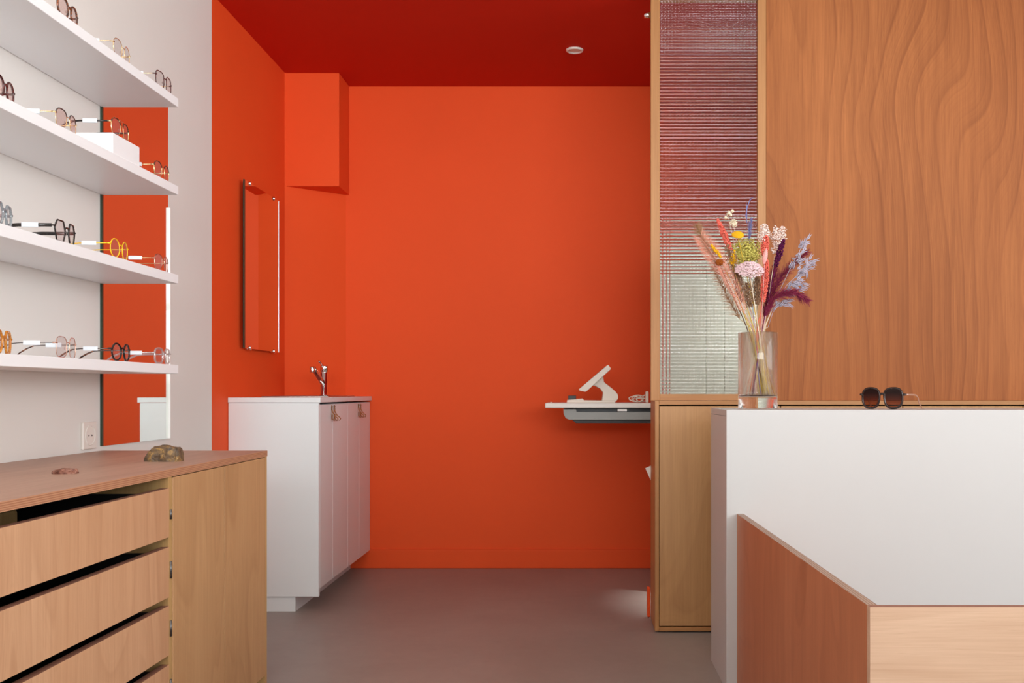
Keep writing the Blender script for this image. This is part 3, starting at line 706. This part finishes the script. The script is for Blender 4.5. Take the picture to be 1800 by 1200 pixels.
bm = new(); P0 = Vector((IX(1018.2), 0, IZ(683.4))) + d_ * .06; P1 = P0 + d_ * .88
vs = [bm.verts.new((p.x + n_.x * k, y, p.z + n_.z * k)) for k in (-.5, 1) for p in (P0, P1) for y in (CY_ + .004, CY_ + CW - .004)]
for f in ((0, 1, 3, 2), (4, 6, 7, 5), (0, 4, 5, 1), (2, 3, 7, 6), (0, 2, 6, 4), (1, 5, 7, 3)): bm.faces.new([vs[i] for i in f])
th.part('display', bm, 'black_plastic', sc_)
bm = new(); box(bm, IX(998.5), IX(1012.5), CY_ + .02, CY_ + .06, IZ(702.6), IZ(695.2), .001, 1); single('pen_tray', bm, 'black_plastic', 'small black block lying on the foot of the cream console', 'block', (IX(1005), CY_ + .04, IZ(702.6)))
# white cable heap
bm = new(); rr = random.Random(4)
pts = []
for k in range(90):
    a = k / 90 * 2 * PI * 4.5
    rx = .024 + .014 * math.sin(a * .37); rz_ = .012 + .004 * math.sin(a * .61)
    pts.append((IX(1125) + rx * math.cos(a) + .01 * math.sin(a * .23), CY_ + .06 + .02 * math.sin(a * .5), IZ(708) + .005 + abs(rz_ * (1 + math.sin(a)))))
tube(bm, pts, .0028, 8)
tube(bm, [(IX(1132), CY_ + .05, IZ(708) + .03), (IX(1141), CY_ + .05, IZ(692)), (IX(1142), CY_ + .05, IZ(690))], .003, 8)
single('cable', bm, 'cream_plastic', 'heap of white cable on the white table arm beside the wooden post', 'cable', (IX(1132), CY_ + .06, IZ(708)))
bm = new(); box(bm, IX(1137), IX(1142.5), CY_ + .02, CY_ + .05, IZ(708), IZ(687.5), .005); single('power_adapter', bm, 'cream_plastic', 'pale plug-in adapter half hidden behind the wooden post', 'adapter', (IX(1148), CY_ + .035, IZ(708)))

# ------------------------------------------------------------------ white reception desk
RY0, RX0, RTOP = 3.08, .461, .872
RY1 = 3.433; RXR = 4.28
th = Thing('reception_desk', 'white reception desk carrying the vase and sunglasses', 'desk', (RX0, RY0, 0))
bm = new(); box(bm, RX0 + .0, RXR, RY0, RY0 + .02, 0, RTOP, .0015); th.part('front_panel', bm, 'white_lam')
bm = new(); box(bm, RX0 + .0, RX0 + .02, RY0 + .0205, RY1, 0, RTOP - .0205, .0015); th.part('side_panel', bm, 'white_lam')
bm = new(); box(bm, RX0, RXR, RY0 + .0205, RY1, RTOP - .02, RTOP, .0015); th.part('top_panel', bm, 'white_lam')
bm = new(); box(bm, RXR - .02, RXR, RY0 + .0205, RY1, 0, RTOP - .0205, .0015); th.part('side_panel', bm, 'white_lam')

# low plywood enclosure in front of the desk
LZ = CAMZ - .3798
th = Thing('low_counter', 'low plywood counter with reddish side panel standing against the white desk front', 'counter', (.5, 1.77, 0))
bm = new(); fs = prism(bm, [(.4932, RY0 - .0005), (.5140, 1.7690), (.5330, 1.7690), (.5140, RY0 - .0005)], 0, LZ); fs[1].material_index = 1; th.part('side_panel', bm, ['side_ply', 'grey_edge'])
bm = new(); fs = box(bm, .5145, 2.30, 1.7500, 1.7685, 0, LZ); fs[5].material_index = 1; th.part('front_panel', bm, ['front_ply', 'thin_edge'])
bm = new(); box(bm, .545, 2.28, 1.7700, RY0 - .003, .02, .04); th.part('bottom_panel', bm, 'white_lam')

# ------------------------------------------------------------------ sunglasses on the desk
SGY = 3.165; sx_ = PX(1550, SGY)
glasses('dark brown oversized sunglasses on the white reception desk', (sx_, SGY, RTOP), math.radians(-90 - 33), shape='butterfly', lw=.055, lh=.0635, br=.016,
        rim='brown_ac', rr=.0037, temple='peach_temple', tr=.0026, lens='sun_lens', tag=False, name='sunglasses', cat='sunglasses', group=None, tl=.158, splay=.12)

# ------------------------------------------------------------------ vase and dried flowers
VY, VX = 3.300, PX(1332, 3.300)
VR, VH = .0645, .2515
VZ = RTOP
bm = new()
lathe(bm, [(0, 0), (VR - .003, 0), (VR, .003), (VR, VH - .002), (VR - .001, VH), (VR - .006, VH), (VR - .0075, VH - .003), (VR - .0085, .050), (VR - .0105, .045), (VR - .015, .0435), (0, .0425)], (VX, VY, VZ), 72)
single('glass_vase', bm, 'vase_glass', 'clear thick-bottomed cylinder vase of dried flowers on the white desk', 'vase', (VX, VY, VZ))

def petal_mat(name, a, b, rough=0.8, scale=200, trans=0.15):
    t = NT(name); n = t.noise(t.coords(), scale, 2); c = t.mix(n, a, b)
    p = t.principled(c, rough); p.inputs['Specular IOR Level'].default_value = 0.15
    return t.m
FM = dict(
 straw=petal_mat('straw stem', srgb(220, 196, 140), srgb(196, 166, 104)), pale=petal_mat('pale stem', srgb(236, 220, 196), srgb(214, 196, 170)),
 yellowstem=petal_mat('yellow stem', srgb(226, 190, 70), srgb(206, 168, 60)), brownstem=petal_mat('brown stem', srgb(120, 84, 52), srgb(88, 60, 42)),
 pinkstem=petal_mat('pink stem', srgb(226, 186, 186), srgb(206, 150, 146)), purplestem=petal_mat('purple stem', srgb(120, 40, 96), srgb(84, 26, 64)),
 salmon=petal_mat('salmon leaf', srgb(246, 188, 164), srgb(228, 148, 126)), tan=petal_mat('tan plume', srgb(206, 164, 124), srgb(176, 130, 96)),
 coral=petal_mat('coral bloom', srgb(236, 124, 104), srgb(218, 94, 82)), yellow=petal_mat('yellow bloom', srgb(238, 190, 40), srgb(214, 156, 24)),
 cream=petal_mat('cream bloom', srgb(250, 240, 214), srgb(236, 220, 188)), green=petal_mat('lime bloom', srgb(220, 210, 118), srgb(176, 166, 76)),
 blush=petal_mat('blush bloom', srgb(236, 212, 214), srgb(214, 178, 184)), white=petal_mat('white bloom', srgb(246, 232, 222), srgb(232, 206, 198)),
 pinktail=petal_mat('pink tail', srgb(240, 180, 172), srgb(226, 150, 148)), purple=petal_mat('deep purple bloom', srgb(96, 24, 72), srgb(66, 14, 50)),
 burgundy=petal_mat('burgundy plume', srgb(158, 56, 86), srgb(116, 34, 64)), lavender=petal_mat('lavender oat', srgb(196, 190, 202), srgb(150, 144, 166)),
 orange=petal_mat('orange brown pod', srgb(176, 96, 34), srgb(130, 66, 26)), olive=petal_mat('olive brown seed', srgb(176, 140, 106), srgb(132, 98, 78)),
 blue=petal_mat('dusty blue spike', srgb(140, 144, 190), srgb(108, 112, 164)))
for k, m in FM.items(): M['f_' + k] = m

NECK = Vector((VX, VY, VZ + VH))
def W3(x, y, d=0.0):                       # the point in the bouquet seen at pixel x, y, at depth offset d
    Y = VY + d; return Vector((PX(x, Y), Y, PZ(y, Y)))
used_b = []
def stem_path(head, nx=None, bend=0.0, bottom=None):
    """from the vase floor, across the neck, up to the flower head"""
    dirx = head.x - VX; diry = head.y - VY
    a = math.atan2(diry, dirx) + PI + R.uniform(-1.3, 1.3)
    rb = R.uniform(.012, .046)
    b = bottom or Vector((VX + rb * math.cos(a), VY + rb * math.sin(a), VZ + .0455 + R.uniform(0, .004)))
    k = .16
    nk = Vector((VX + max(-.046, min(.046, dirx * k)) + R.uniform(-.016, .016), VY + max(-.034, min(.034, diry * .5)) + R.uniform(-.012, .012), VZ + VH))
    pts = []
    for i in range(13):
        u = i / 12
        if u < .45: q = b.lerp(nk, u / .45)
        else:
            w = (u - .45) / .55; q = nk.lerp(head, w)
            q += Vector((0, 0, 1)) * bend * math.sin(w * PI)
        pts.append(q)
    # smooth
    for _ in range(2): pts = [pts[0]] + [(pts[i - 1] + pts[i] * 2 + pts[i + 1]) / 4 for i in range(1, 12)] + [pts[-1]]
    return pts
def flower(kind, label, head_px, d, stem_mat, sr=.0013, cat='dried flower', bend=0.0):
    hd = W3(head_px[0], head_px[1], d); pts = stem_path(hd, bend=bend)
    th = Thing(kind, label, cat, tuple(pts[0]), 0, 'dried flowers in the glass vase')
    bm = new(); tube(bm, pts, [sr * (1.25 - .5 * i / 12) for i in range(13)], 7); th.part('stem', bm, 'f_' + stem_mat)
    return th, pts
def rnd(s=1.0): return Vector((R.gauss(0, s), R.gauss(0, s), R.gauss(0, s)))
def hair(bm, a, d, L, r=.0004, droop=0.0, n=3):
    p = [a, a + d * L * .5 + Vector((0, 0, -droop * L * .2)), a + d * L + Vector((0, 0, -droop * L))]
    tube(bm, p, [r, r * .8, r * .25], n, cap=False)
def plume(bm, axis, L, dens, r=.00042, spread=.7, droop=.2, taper=True):
    """feathery plume of fine hairs along the axis points"""
    m = len(axis)
    for i in range(dens):
        u = (i + R.random()) / dens; k = u * (m - 1); j = min(int(k), m - 2); p = axis[j].lerp(axis[j + 1], k - j)
        t_ = (axis[j + 1] - axis[j]).normalized(); s = rnd(); s -= t_ * s.dot(t_); s.normalize()
        w = (math.sin(PI * min(1, u * .9 + .12)) if taper else 1)
        hair(bm, p, (t_ * (1 - spread) + s * spread).normalized(), L * (.55 + .45 * w) * R.uniform(.6, 1.1), r, droop)
def seg(a, b, n=8, curve=Vector((0, 0, 0))): return [a.lerp(b, i / (n - 1)) + curve * math.sin(PI * i / (n - 1)) for i in range(n)]
def spike(bm, axis, rad, dens, br):
    m = len(axis)
    for i in range(dens):
        u = (i + R.random()) / dens; k = u * (m - 1); j = min(int(k), m - 2); p = axis[j].lerp(axis[j + 1], k - j)
        t_ = (axis[j + 1] - axis[j]).normalized(); s = rnd(); s -= t_ * s.dot(t_); s.normalize()
        w = (math.sin(PI * (.1 + .86 * u)) ** .6)
        ball(bm, p + s * rad * w * R.uniform(.5, 1), br * R.uniform(.7, 1.2), 1, (1, 1, 1.3))
def petals(bm, c, n, r, pr, flat=.35, hemi=False):
    for i in range(n):
        s = rnd().normalized()
        if hemi: s.z = abs(s.z) * .6; s.normalize()
        rot = s.to_track_quat('Z', 'Y').to_matrix()
        ball(bm, c + s * r * R.uniform(.45, 1), pr * R.uniform(.7, 1.2), 1, (1, .75, flat), rot)

# 1 salmon frond, left
th, pts = flower('palm_frond', 'salmon pink feathery frond leaning far left in the vase', (1296, 520), -.01, 'yellowstem', .0016)
ax = [W3(1296, 522, -.01), W3(1282, 488, -.015), W3(1264, 462, -.02), W3(1248, 440, -.02), W3(1232, 418, -.02)]
bm = new(); tube(bm, ax, [.0014, .0012, .001, .0008, .0005], 6)
for i in range(34):
    u = i / 33; k = u * 4 * .999; j = int(k); p = ax[j].lerp(ax[j + 1], k - j); t_ = (ax[j + 1] - ax[j]).normalized()
    for s in (-1, 1):
        sd = Vector((-t_.z, 0, t_.x)) * s
        d = (t_ * .75 + sd * .75 + Vector((0, -.25 * R.random(), .12))).normalized(); L = .050 * (.5 + .6 * math.sin(PI * (.15 + .75 * u)))
        a = p; b = p + d * L * .55 + Vector((0, 0, -.002)); c = p + d * L
        tube(bm, [a, b, c], [.0016, .0042, .0005], 5, flat=(1, .3), up=(0, -1, 0))
th.part('leaf', bm, 'f_salmon')
th, pts = flower('palm_frond', 'salmon pink feathery frond hugging the bouquet low on the left', (1308, 548), -.03, 'pinkstem', .0016)
ax = [W3(1308, 550, -.03), W3(1300, 528, -.035), W3(1290, 506, -.04), W3(1279, 486, -.04), W3(1270, 470, -.04)]
bm = new(); tube(bm, ax, [.0014, .0012, .001, .0008, .0005], 6)
for i in range(26):
    u = i / 25; k = u * 4 * .999; j = int(k); p = ax[j].lerp(ax[j + 1], k - j); t_ = (ax[j + 1] - ax[j]).normalized()
    for s in (-1, 1):
        sd = Vector((-t_.z, 0, t_.x)) * s
        d = (t_ * .8 + sd * .6 + Vector((0, -.25 * R.random(), .1))).normalized(); L = .040 * (.5 + .6 * math.sin(PI * (.15 + .75 * u)))
        tube(bm, [p, p + d * L * .55 + Vector((0, 0, -.002)), p + d * L], [.0014, .0036, .0005], 5, flat=(1, .3), up=(0, -1, 0))
th.part('leaf', bm, 'f_salmon')
# 2 tan plumes, left
th, pts = flower('feather_grass', 'tan feathery grass plume curving out above the salmon frond', (1262, 470), .02, 'straw')
bm = new(); plume(bm, [pts[-1], W3(1246, 440, .02), W3(1232, 412, .02), W3(1226, 396, .02)], .042, 330, .0006, .5, .15); th.part('plume', bm, 'f_tan')
th, pts = flower('feather_grass', 'tan plume hanging low on the left, below the salmon frond', (1300, 560), .01, 'straw')
bm = new(); plume(bm, [pts[-1], W3(1288, 538, .005), W3(1276, 515, 0), W3(1264, 492, 0), W3(1254, 470, 0)], .040, 330, .0006, .55, .2); th.part('plume', bm, 'f_tan')
# 3 coral spikes
th, pts = flower('coral_spike', 'coral pointed flower spike rising at the upper left of the bouquet', (1285, 436), -.02, 'pinkstem')
bm = new(); spike(bm, seg(W3(1285, 440, -.02), W3(1261, 385, -.02)), .0105, 420, .0021); th.part('flower_head', bm, 'f_coral')
th, pts = flower('coral_spike', 'long coral flower spike right of the blush umbel', (1342, 528), -.04, 'coral')
bm = new(); spike(bm, seg(W3(1341, 530, -.04), W3(1348, 456, -.04)), .0125, 640, .0022); th.part('flower_head', bm, 'f_coral')
th, pts = flower('coral_spike', 'short coral flower spike just left of the white larkspur', (1344, 452), -.01, 'coral')
bm = new(); spike(bm, seg(W3(1343, 448, -.01), W3(1347, 414, -.01)), .0135, 380, .0022); th.part('flower_head', bm, 'f_coral')
# 4 yellow buttons
th, pts = flower('tansy_button', 'flat golden yellow button flower near the bouquet top', (1297, 416), -.03, 'yellowstem')
bm = new(); c = W3(1297, 412, -.03); tl_ = Matrix.Rotation(math.radians(42), 3, 'X')
for i in range(190):
    a = i * 2.39996; q = math.sqrt(i / 190); ball(bm, c + tl_ @ Vector((.0195 * q * math.cos(a), .0195 * q * math.sin(a), .009 * (1 - q * q) - .002)), .0022, 1)
th.part('flower_head', bm, 'f_yellow')
th, pts = flower('yellow_spray', 'thin mustard yellow spray between the salmon frond and the brown pod', (1268, 458), -.03, 'yellowstem')
bm = new(); spike(bm, seg(W3(1267, 452, -.03), W3(1250, 430, -.03)), .005, 60, .0026); th.part('flower_head', bm, 'f_yellow')
th, pts = flower('yellow_spray', 'loose mustard spray at the left edge of the lime blossom', (1288, 470), -.03, 'yellowstem')
bm = new()
for i in range(22): hair(bm, W3(1288, 462, -.03) + rnd(.003), (rnd() + Vector((0, -.4, .8))).normalized(), .024, .0009)
spike(bm, seg(W3(1287, 466, -.03), W3(1291, 440, -.03)), .007, 40, .0024); th.part('flower_head', bm, 'f_yellow')
# 5 cream blossoms on top
th, pts = flower('strawflower', 'cream papery blossom, topmost in the bouquet', (1280, 380), .0, 'pale', .0009)
bm = new()
for q in ((1276, 382), (1281, 374), (1287, 371), (1284, 377), (1279, 376)): petals(bm, W3(q[0], q[1], R.uniform(-.01, .01)), 9, .006, .0042, .3)
th.part('flower_head', bm, 'f_cream')
th, pts = flower('strawflower', 'small round cream blossom just above the golden button', (1290, 398), .01, 'pale', .0009)
bm = new(); petals(bm, W3(1290, 392, .01), 70, .014, .0040, .3); th.part('flower_head', bm, 'f_cream')
# 6 dusty blue wisps
th, pts = flower('blue_spike', 'dusty blue wispy grass standing tallest above the bouquet', (1317, 412), .02, 'blue', .0010)
bm = new(); plume(bm, seg(W3(1316, 422, .02), W3(1321, 384, .02)), .018, 120, .0006, .45, -.1)
tube(bm, [W3(1313, 392, .02), W3(1311, 378, .02), W3(1314, 362, .02), W3(1318, 352, .02), W3(1324, 346, .02)], [.0012, .0018, .0016, .0014, .0005], 6)
tube(bm, [W3(1313, 384, .02), W3(1312, 368, .02), W3(1312, 356, .02)], [.001, .0016, .0005], 6); th.part('plume', bm, 'f_blue')
# 7 lime green blossom
th, pts = flower('hydrangea', 'large lime green blossom in the middle of the bouquet', (1314, 466), .01, 'straw', .0018)
bm = new()
for q in range(5): ball(bm, W3(1303 + q * 4.5, 446, .01), .019, 2, (1, .8, 1.2))
for i in range(900):
    s = rnd().normalized(); p = W3(1312, 444, .01) + Vector((s.x * .056, s.y * .036, s.z * .050)) * R.uniform(.55, 1)
    rot = s.to_track_quat('Z', 'Y').to_matrix(); ball(bm, p, .0040 * R.uniform(.7, 1.2), 1, (1, .7, .3), rot @ Matrix.Rotation(R.uniform(0, 6), 3, 'Z'))
th.part('flower_head', bm, 'f_green')
# 8 blush umbel
th, pts = flower('yarrow_umbel', 'blush pink flat-topped umbel at the front of the bouquet', (1319, 487), -.06, 'pale', .0018)
bm = new(); c = W3(1318, 471, -.06); st = W3(1319, 489, -.06)
for i in range(330):
    a = i * 2.39996; q = math.sqrt(i / 330); p = c + tl_ @ Vector((.047 * q * math.cos(a), .036 * q * math.sin(a), .020 * (1 - q * q) - .010 * q + R.uniform(-.003, .003)))
    ball(bm, p, .0031 * R.uniform(.8, 1.2), 1)
th.part('flower_head', bm, 'f_blush')
bm = new()
for i in range(26):
    a = i * 2.39996; q = math.sqrt((i + .5) / 26); tube(bm, [st, c + tl_ @ Vector((.043 * q * math.cos(a), .032 * q * math.sin(a), -.006))], [.0008, .0005], 5)
th.part('umbel_rays', bm, 'f_pale')
# 9 white larkspur
th, pts = flower('larkspur', 'white larkspur cluster at the centre right top of the bouquet', (1341, 425), .01, 'pale')
bm = new()
for q in ((1338, 420), (1342, 412), (1346, 405), (1343, 398), (1340, 406), (1349, 412), (1336, 414)): petals(bm, W3(q[0], q[1], R.uniform(-.015, .02)), 34, .014, .0040, .3)
th.part('flower_head', bm, 'f_white')
th, pts = flower('larkspur', 'white larkspur cluster at the right, beside the deep purple spike', (1362, 448), .0, 'pale')
bm = new()
for q in ((1360, 440), (1364, 430), (1369, 424), (1366, 416), (1372, 410), (1376, 403), (1362, 408), (1359, 418), (1364, 402), (1378, 415), (1370, 434)): petals(bm, W3(q[0], q[1], R.uniform(-.015, .02)), 30, .013, .0040, .3)
th.part('flower_head', bm, 'f_white')
# 11 pink bunny tail
th, pts = flower('bunny_tail', 'pale pink fluffy bunny tail in front of the coral spikes', (1344, 462), -.065, 'pinkstem', .0009)
bm = new(); g = seg(W3(1343, 462, -.065), W3(1347, 438, -.065))
for i in range(9): ball(bm, g[0].lerp(g[-1], i / 8), .0085 * math.sin(PI * (.16 + .72 * i / 8)), 2)
plume(bm, g, .007, 200, .0004, .6, 0); th.part('flower_head', bm, 'f_pinktail')
# 12 deep purple spike
th, pts = flower('purple_spike', 'deep purple velvety spike right of the white larkspur', (1363, 470), -.02, 'purplestem')
bm = new(); spike(bm, seg(W3(1363, 468, -.02), W3(1378, 421, -.02)), .0105, 260, .0026); plume(bm, seg(W3(1363, 468, -.02), W3(1378, 421, -.02)), .012, 240, .0004, .6, 0); th.part('flower_head', bm, 'f_purple')
# 13/14 burgundy plumes
for lb_, ax_ in (('burgundy feather plume sweeping to the upper right', [(1344, 560), (1356, 520), (1372, 488), (1392, 464), (1420, 442)]),
                 ('burgundy feather plume bending over to the far right', [(1346, 555), (1358, 525), (1376, 515), (1398, 514), (1420, 528)]),
                 ('upright burgundy plume low behind the long coral spike', [(1343, 556), (1349, 525), (1356, 495), (1362, 472)])):
    dd = R.uniform(-.03, .02); A = [W3(x, y, dd) for x, y in ax_]
    th, pts = flower('pampas_plume', lb_, ax_[0], dd, 'pinkstem', .0013)
    bm = new(); tube(bm, A, [.0012] + [.001] * (len(A) - 2) + [.0006], 6); plume(bm, A, .042, 620, .00062, .42, .15); th.part('plume', bm, 'f_burgundy')
# 15 lavender oats
def oat(bm, A, n, sp):
    tube(bm, A, [.0009] * len(A), 5); m = len(A)
    for i in range(n):
        u = .35 + .65 * (i + R.random()) / n; k = u * (m - 1) * .999; j = int(k); p = A[j].lerp(A[j + 1], k - j); t_ = (A[j + 1] - A[j]).normalized()
        e = p + (t_ * .6 + rnd(.55) + Vector((.25, 0, .1))).normalized() * R.uniform(.4, 1) * sp
        tube(bm, [p, e], .0003, 3)
        d = (t_ + rnd(.45) + Vector((.3, 0, -.25))).normalized()
        for s in (-1, 1):
            w = d.cross(Vector((0, 1, 0))).normalized() * s * .0026
            tube(bm, [e, e + d * .009 + w, e + d * .019 + w * .8, e + d * .027 + w * 1.6], [.0006, .0022, .0016, .0002], 5)
for lb_, ax_, n in (('lavender oat spray reaching highest on the right', [(1366, 520), (1385, 480), (1402, 448), (1414, 424)], 22),
                    ('lavender oat spray at the right, beside the burgundy plume tip', [(1362, 530), (1384, 500), (1408, 478), (1422, 462)], 26),
                    ('lavender oat spray hanging at the lower right', [(1356, 548), (1370, 524), (1388, 508), (1406, 500)], 26),
                    ('small lavender oat sprig closest to the vase rim on the right', [(1350, 575), (1358, 550), (1368, 534), (1376, 530)], 14)):
    dd = R.uniform(-.04, .0); A = [W3(x, y, dd) for x, y in ax_]
    th, pts = flower('oat_spray', lb_, ax_[0], dd, 'pale', .0010)
    bm = new(); oat(bm, A, n, .022); th.part('spikelets', bm, 'f_lavender')
# 16 brown pod
th, pts = flower('seed_pod', 'orange brown round pod at the left of the bouquet', (1267, 470), -.04, 'brownstem', .0016)
bm = new(); c = W3(1265, 461, -.04); ball(bm, c, .0125, 2, (1, .9, .9)); spike(bm, [c + Vector((0, 0, -.010)), c + Vector((0, 0, .010))], .0145, 110, .0022); th.part('pod', bm, 'f_orange')
# 18 olive brown filler seeds
for lb_, q0, q1 in (('olive brown seed grass behind the brown pod', (1296, 500), (1279, 428)), ('olive brown seed grass under the blush umbel', (1318, 540), (1314, 498)),
                    ('olive brown seed grass between umbel and salmon frond', (1306, 530), (1296, 478)), ('olive brown seed grass between umbel and long coral spike', (1330, 535), (1331, 488))):
    th, pts = flower('seed_grass', lb_, q0, -.02, 'straw', .0010)
    bm = new(); A = seg(W3(*q0, -.02), W3(*q1, -.02)); plume(bm, A, .026, 260, .0006, .5, 0); spike(bm, A, .022, 170, .0020); th.part('seed_head', bm, 'f_olive')

# ------------------------------------------------------------------ lights, camera
def area(name, loc, rot, sx, sy, power, col=(1, 1, 1)):
    l = bpy.data.lights.new(name, 'AREA'); l.shape = 'RECTANGLE'; l.size = sx; l.size_y = sy; l.energy = power; l.color = col
    o = bpy.data.objects.new(name, l); COL.objects.link(o); o.location = loc; o.rotation_euler = rot; return o
area('window_daylight', ((WX0 + WX1) / 2, YF - .06, (WZ0 + WZ1) / 2), (math.radians(90), 0, 0), WX1 - WX0 - .1, WZ1 - WZ0 - .1, 425, (0.93, 0.97, 1.0))
area('side_window_daylight', (XR + .06, (SY0 + SY1) / 2, 1.525), (math.radians(90), 0, math.radians(90)), SY1 - SY0 - .1, 1.75, 108, (0.93, 0.97, 1.0))
area('behind_screen_fill', (.86, 4.42, H - .02), (0, 0, 0), .4, .12, 8, (1.0, 0.98, 0.95)).data.spread = math.radians(28)  # unseen light added to brighten the stand behind the grid glass
area('overhead_fill', (-.35, 1.2, H - .02), (0, 0, 0), 1.3, 2.8, 19, (1.0, 0.95, 0.88))  # fill light added overhead to lift left-facing surfaces, no fixture
w = bpy.data.worlds.new('sky'); SC.world = w; w.use_nodes = True
bg = w.node_tree.nodes['Background']; bg.inputs[0].default_value = (0.85, 0.92, 1.0, 1); bg.inputs[1].default_value = 0.8

cam = bpy.data.cameras.new('camera'); co = bpy.data.objects.new('camera', cam); COL.objects.link(co)
co.location = (0, 0, CAMZ); co.rotation_euler = (math.radians(90), 0, 0)
cam.sensor_width = 36; cam.sensor_fit = 'HORIZONTAL'; cam.lens = 36 * F / 1800
cam.shift_x = (900 - 1015) / 1800.0; cam.shift_y = (687 - 600) / 1800.0
cam.clip_start = 0.05
SC.camera = co
vs = SC.view_settings; vs.view_transform = 'Standard'; vs.look = 'None'; vs.gamma = 1.0; vs.use_curve_mapping = False; vs.exposure = 0.0
SC.cycles.use_denoising = True
SC.cycles.max_bounces = 12; SC.cycles.diffuse_bounces = 6; SC.cycles.transmission_bounces = 12; SC.cycles.transparent_max_bounces = 16
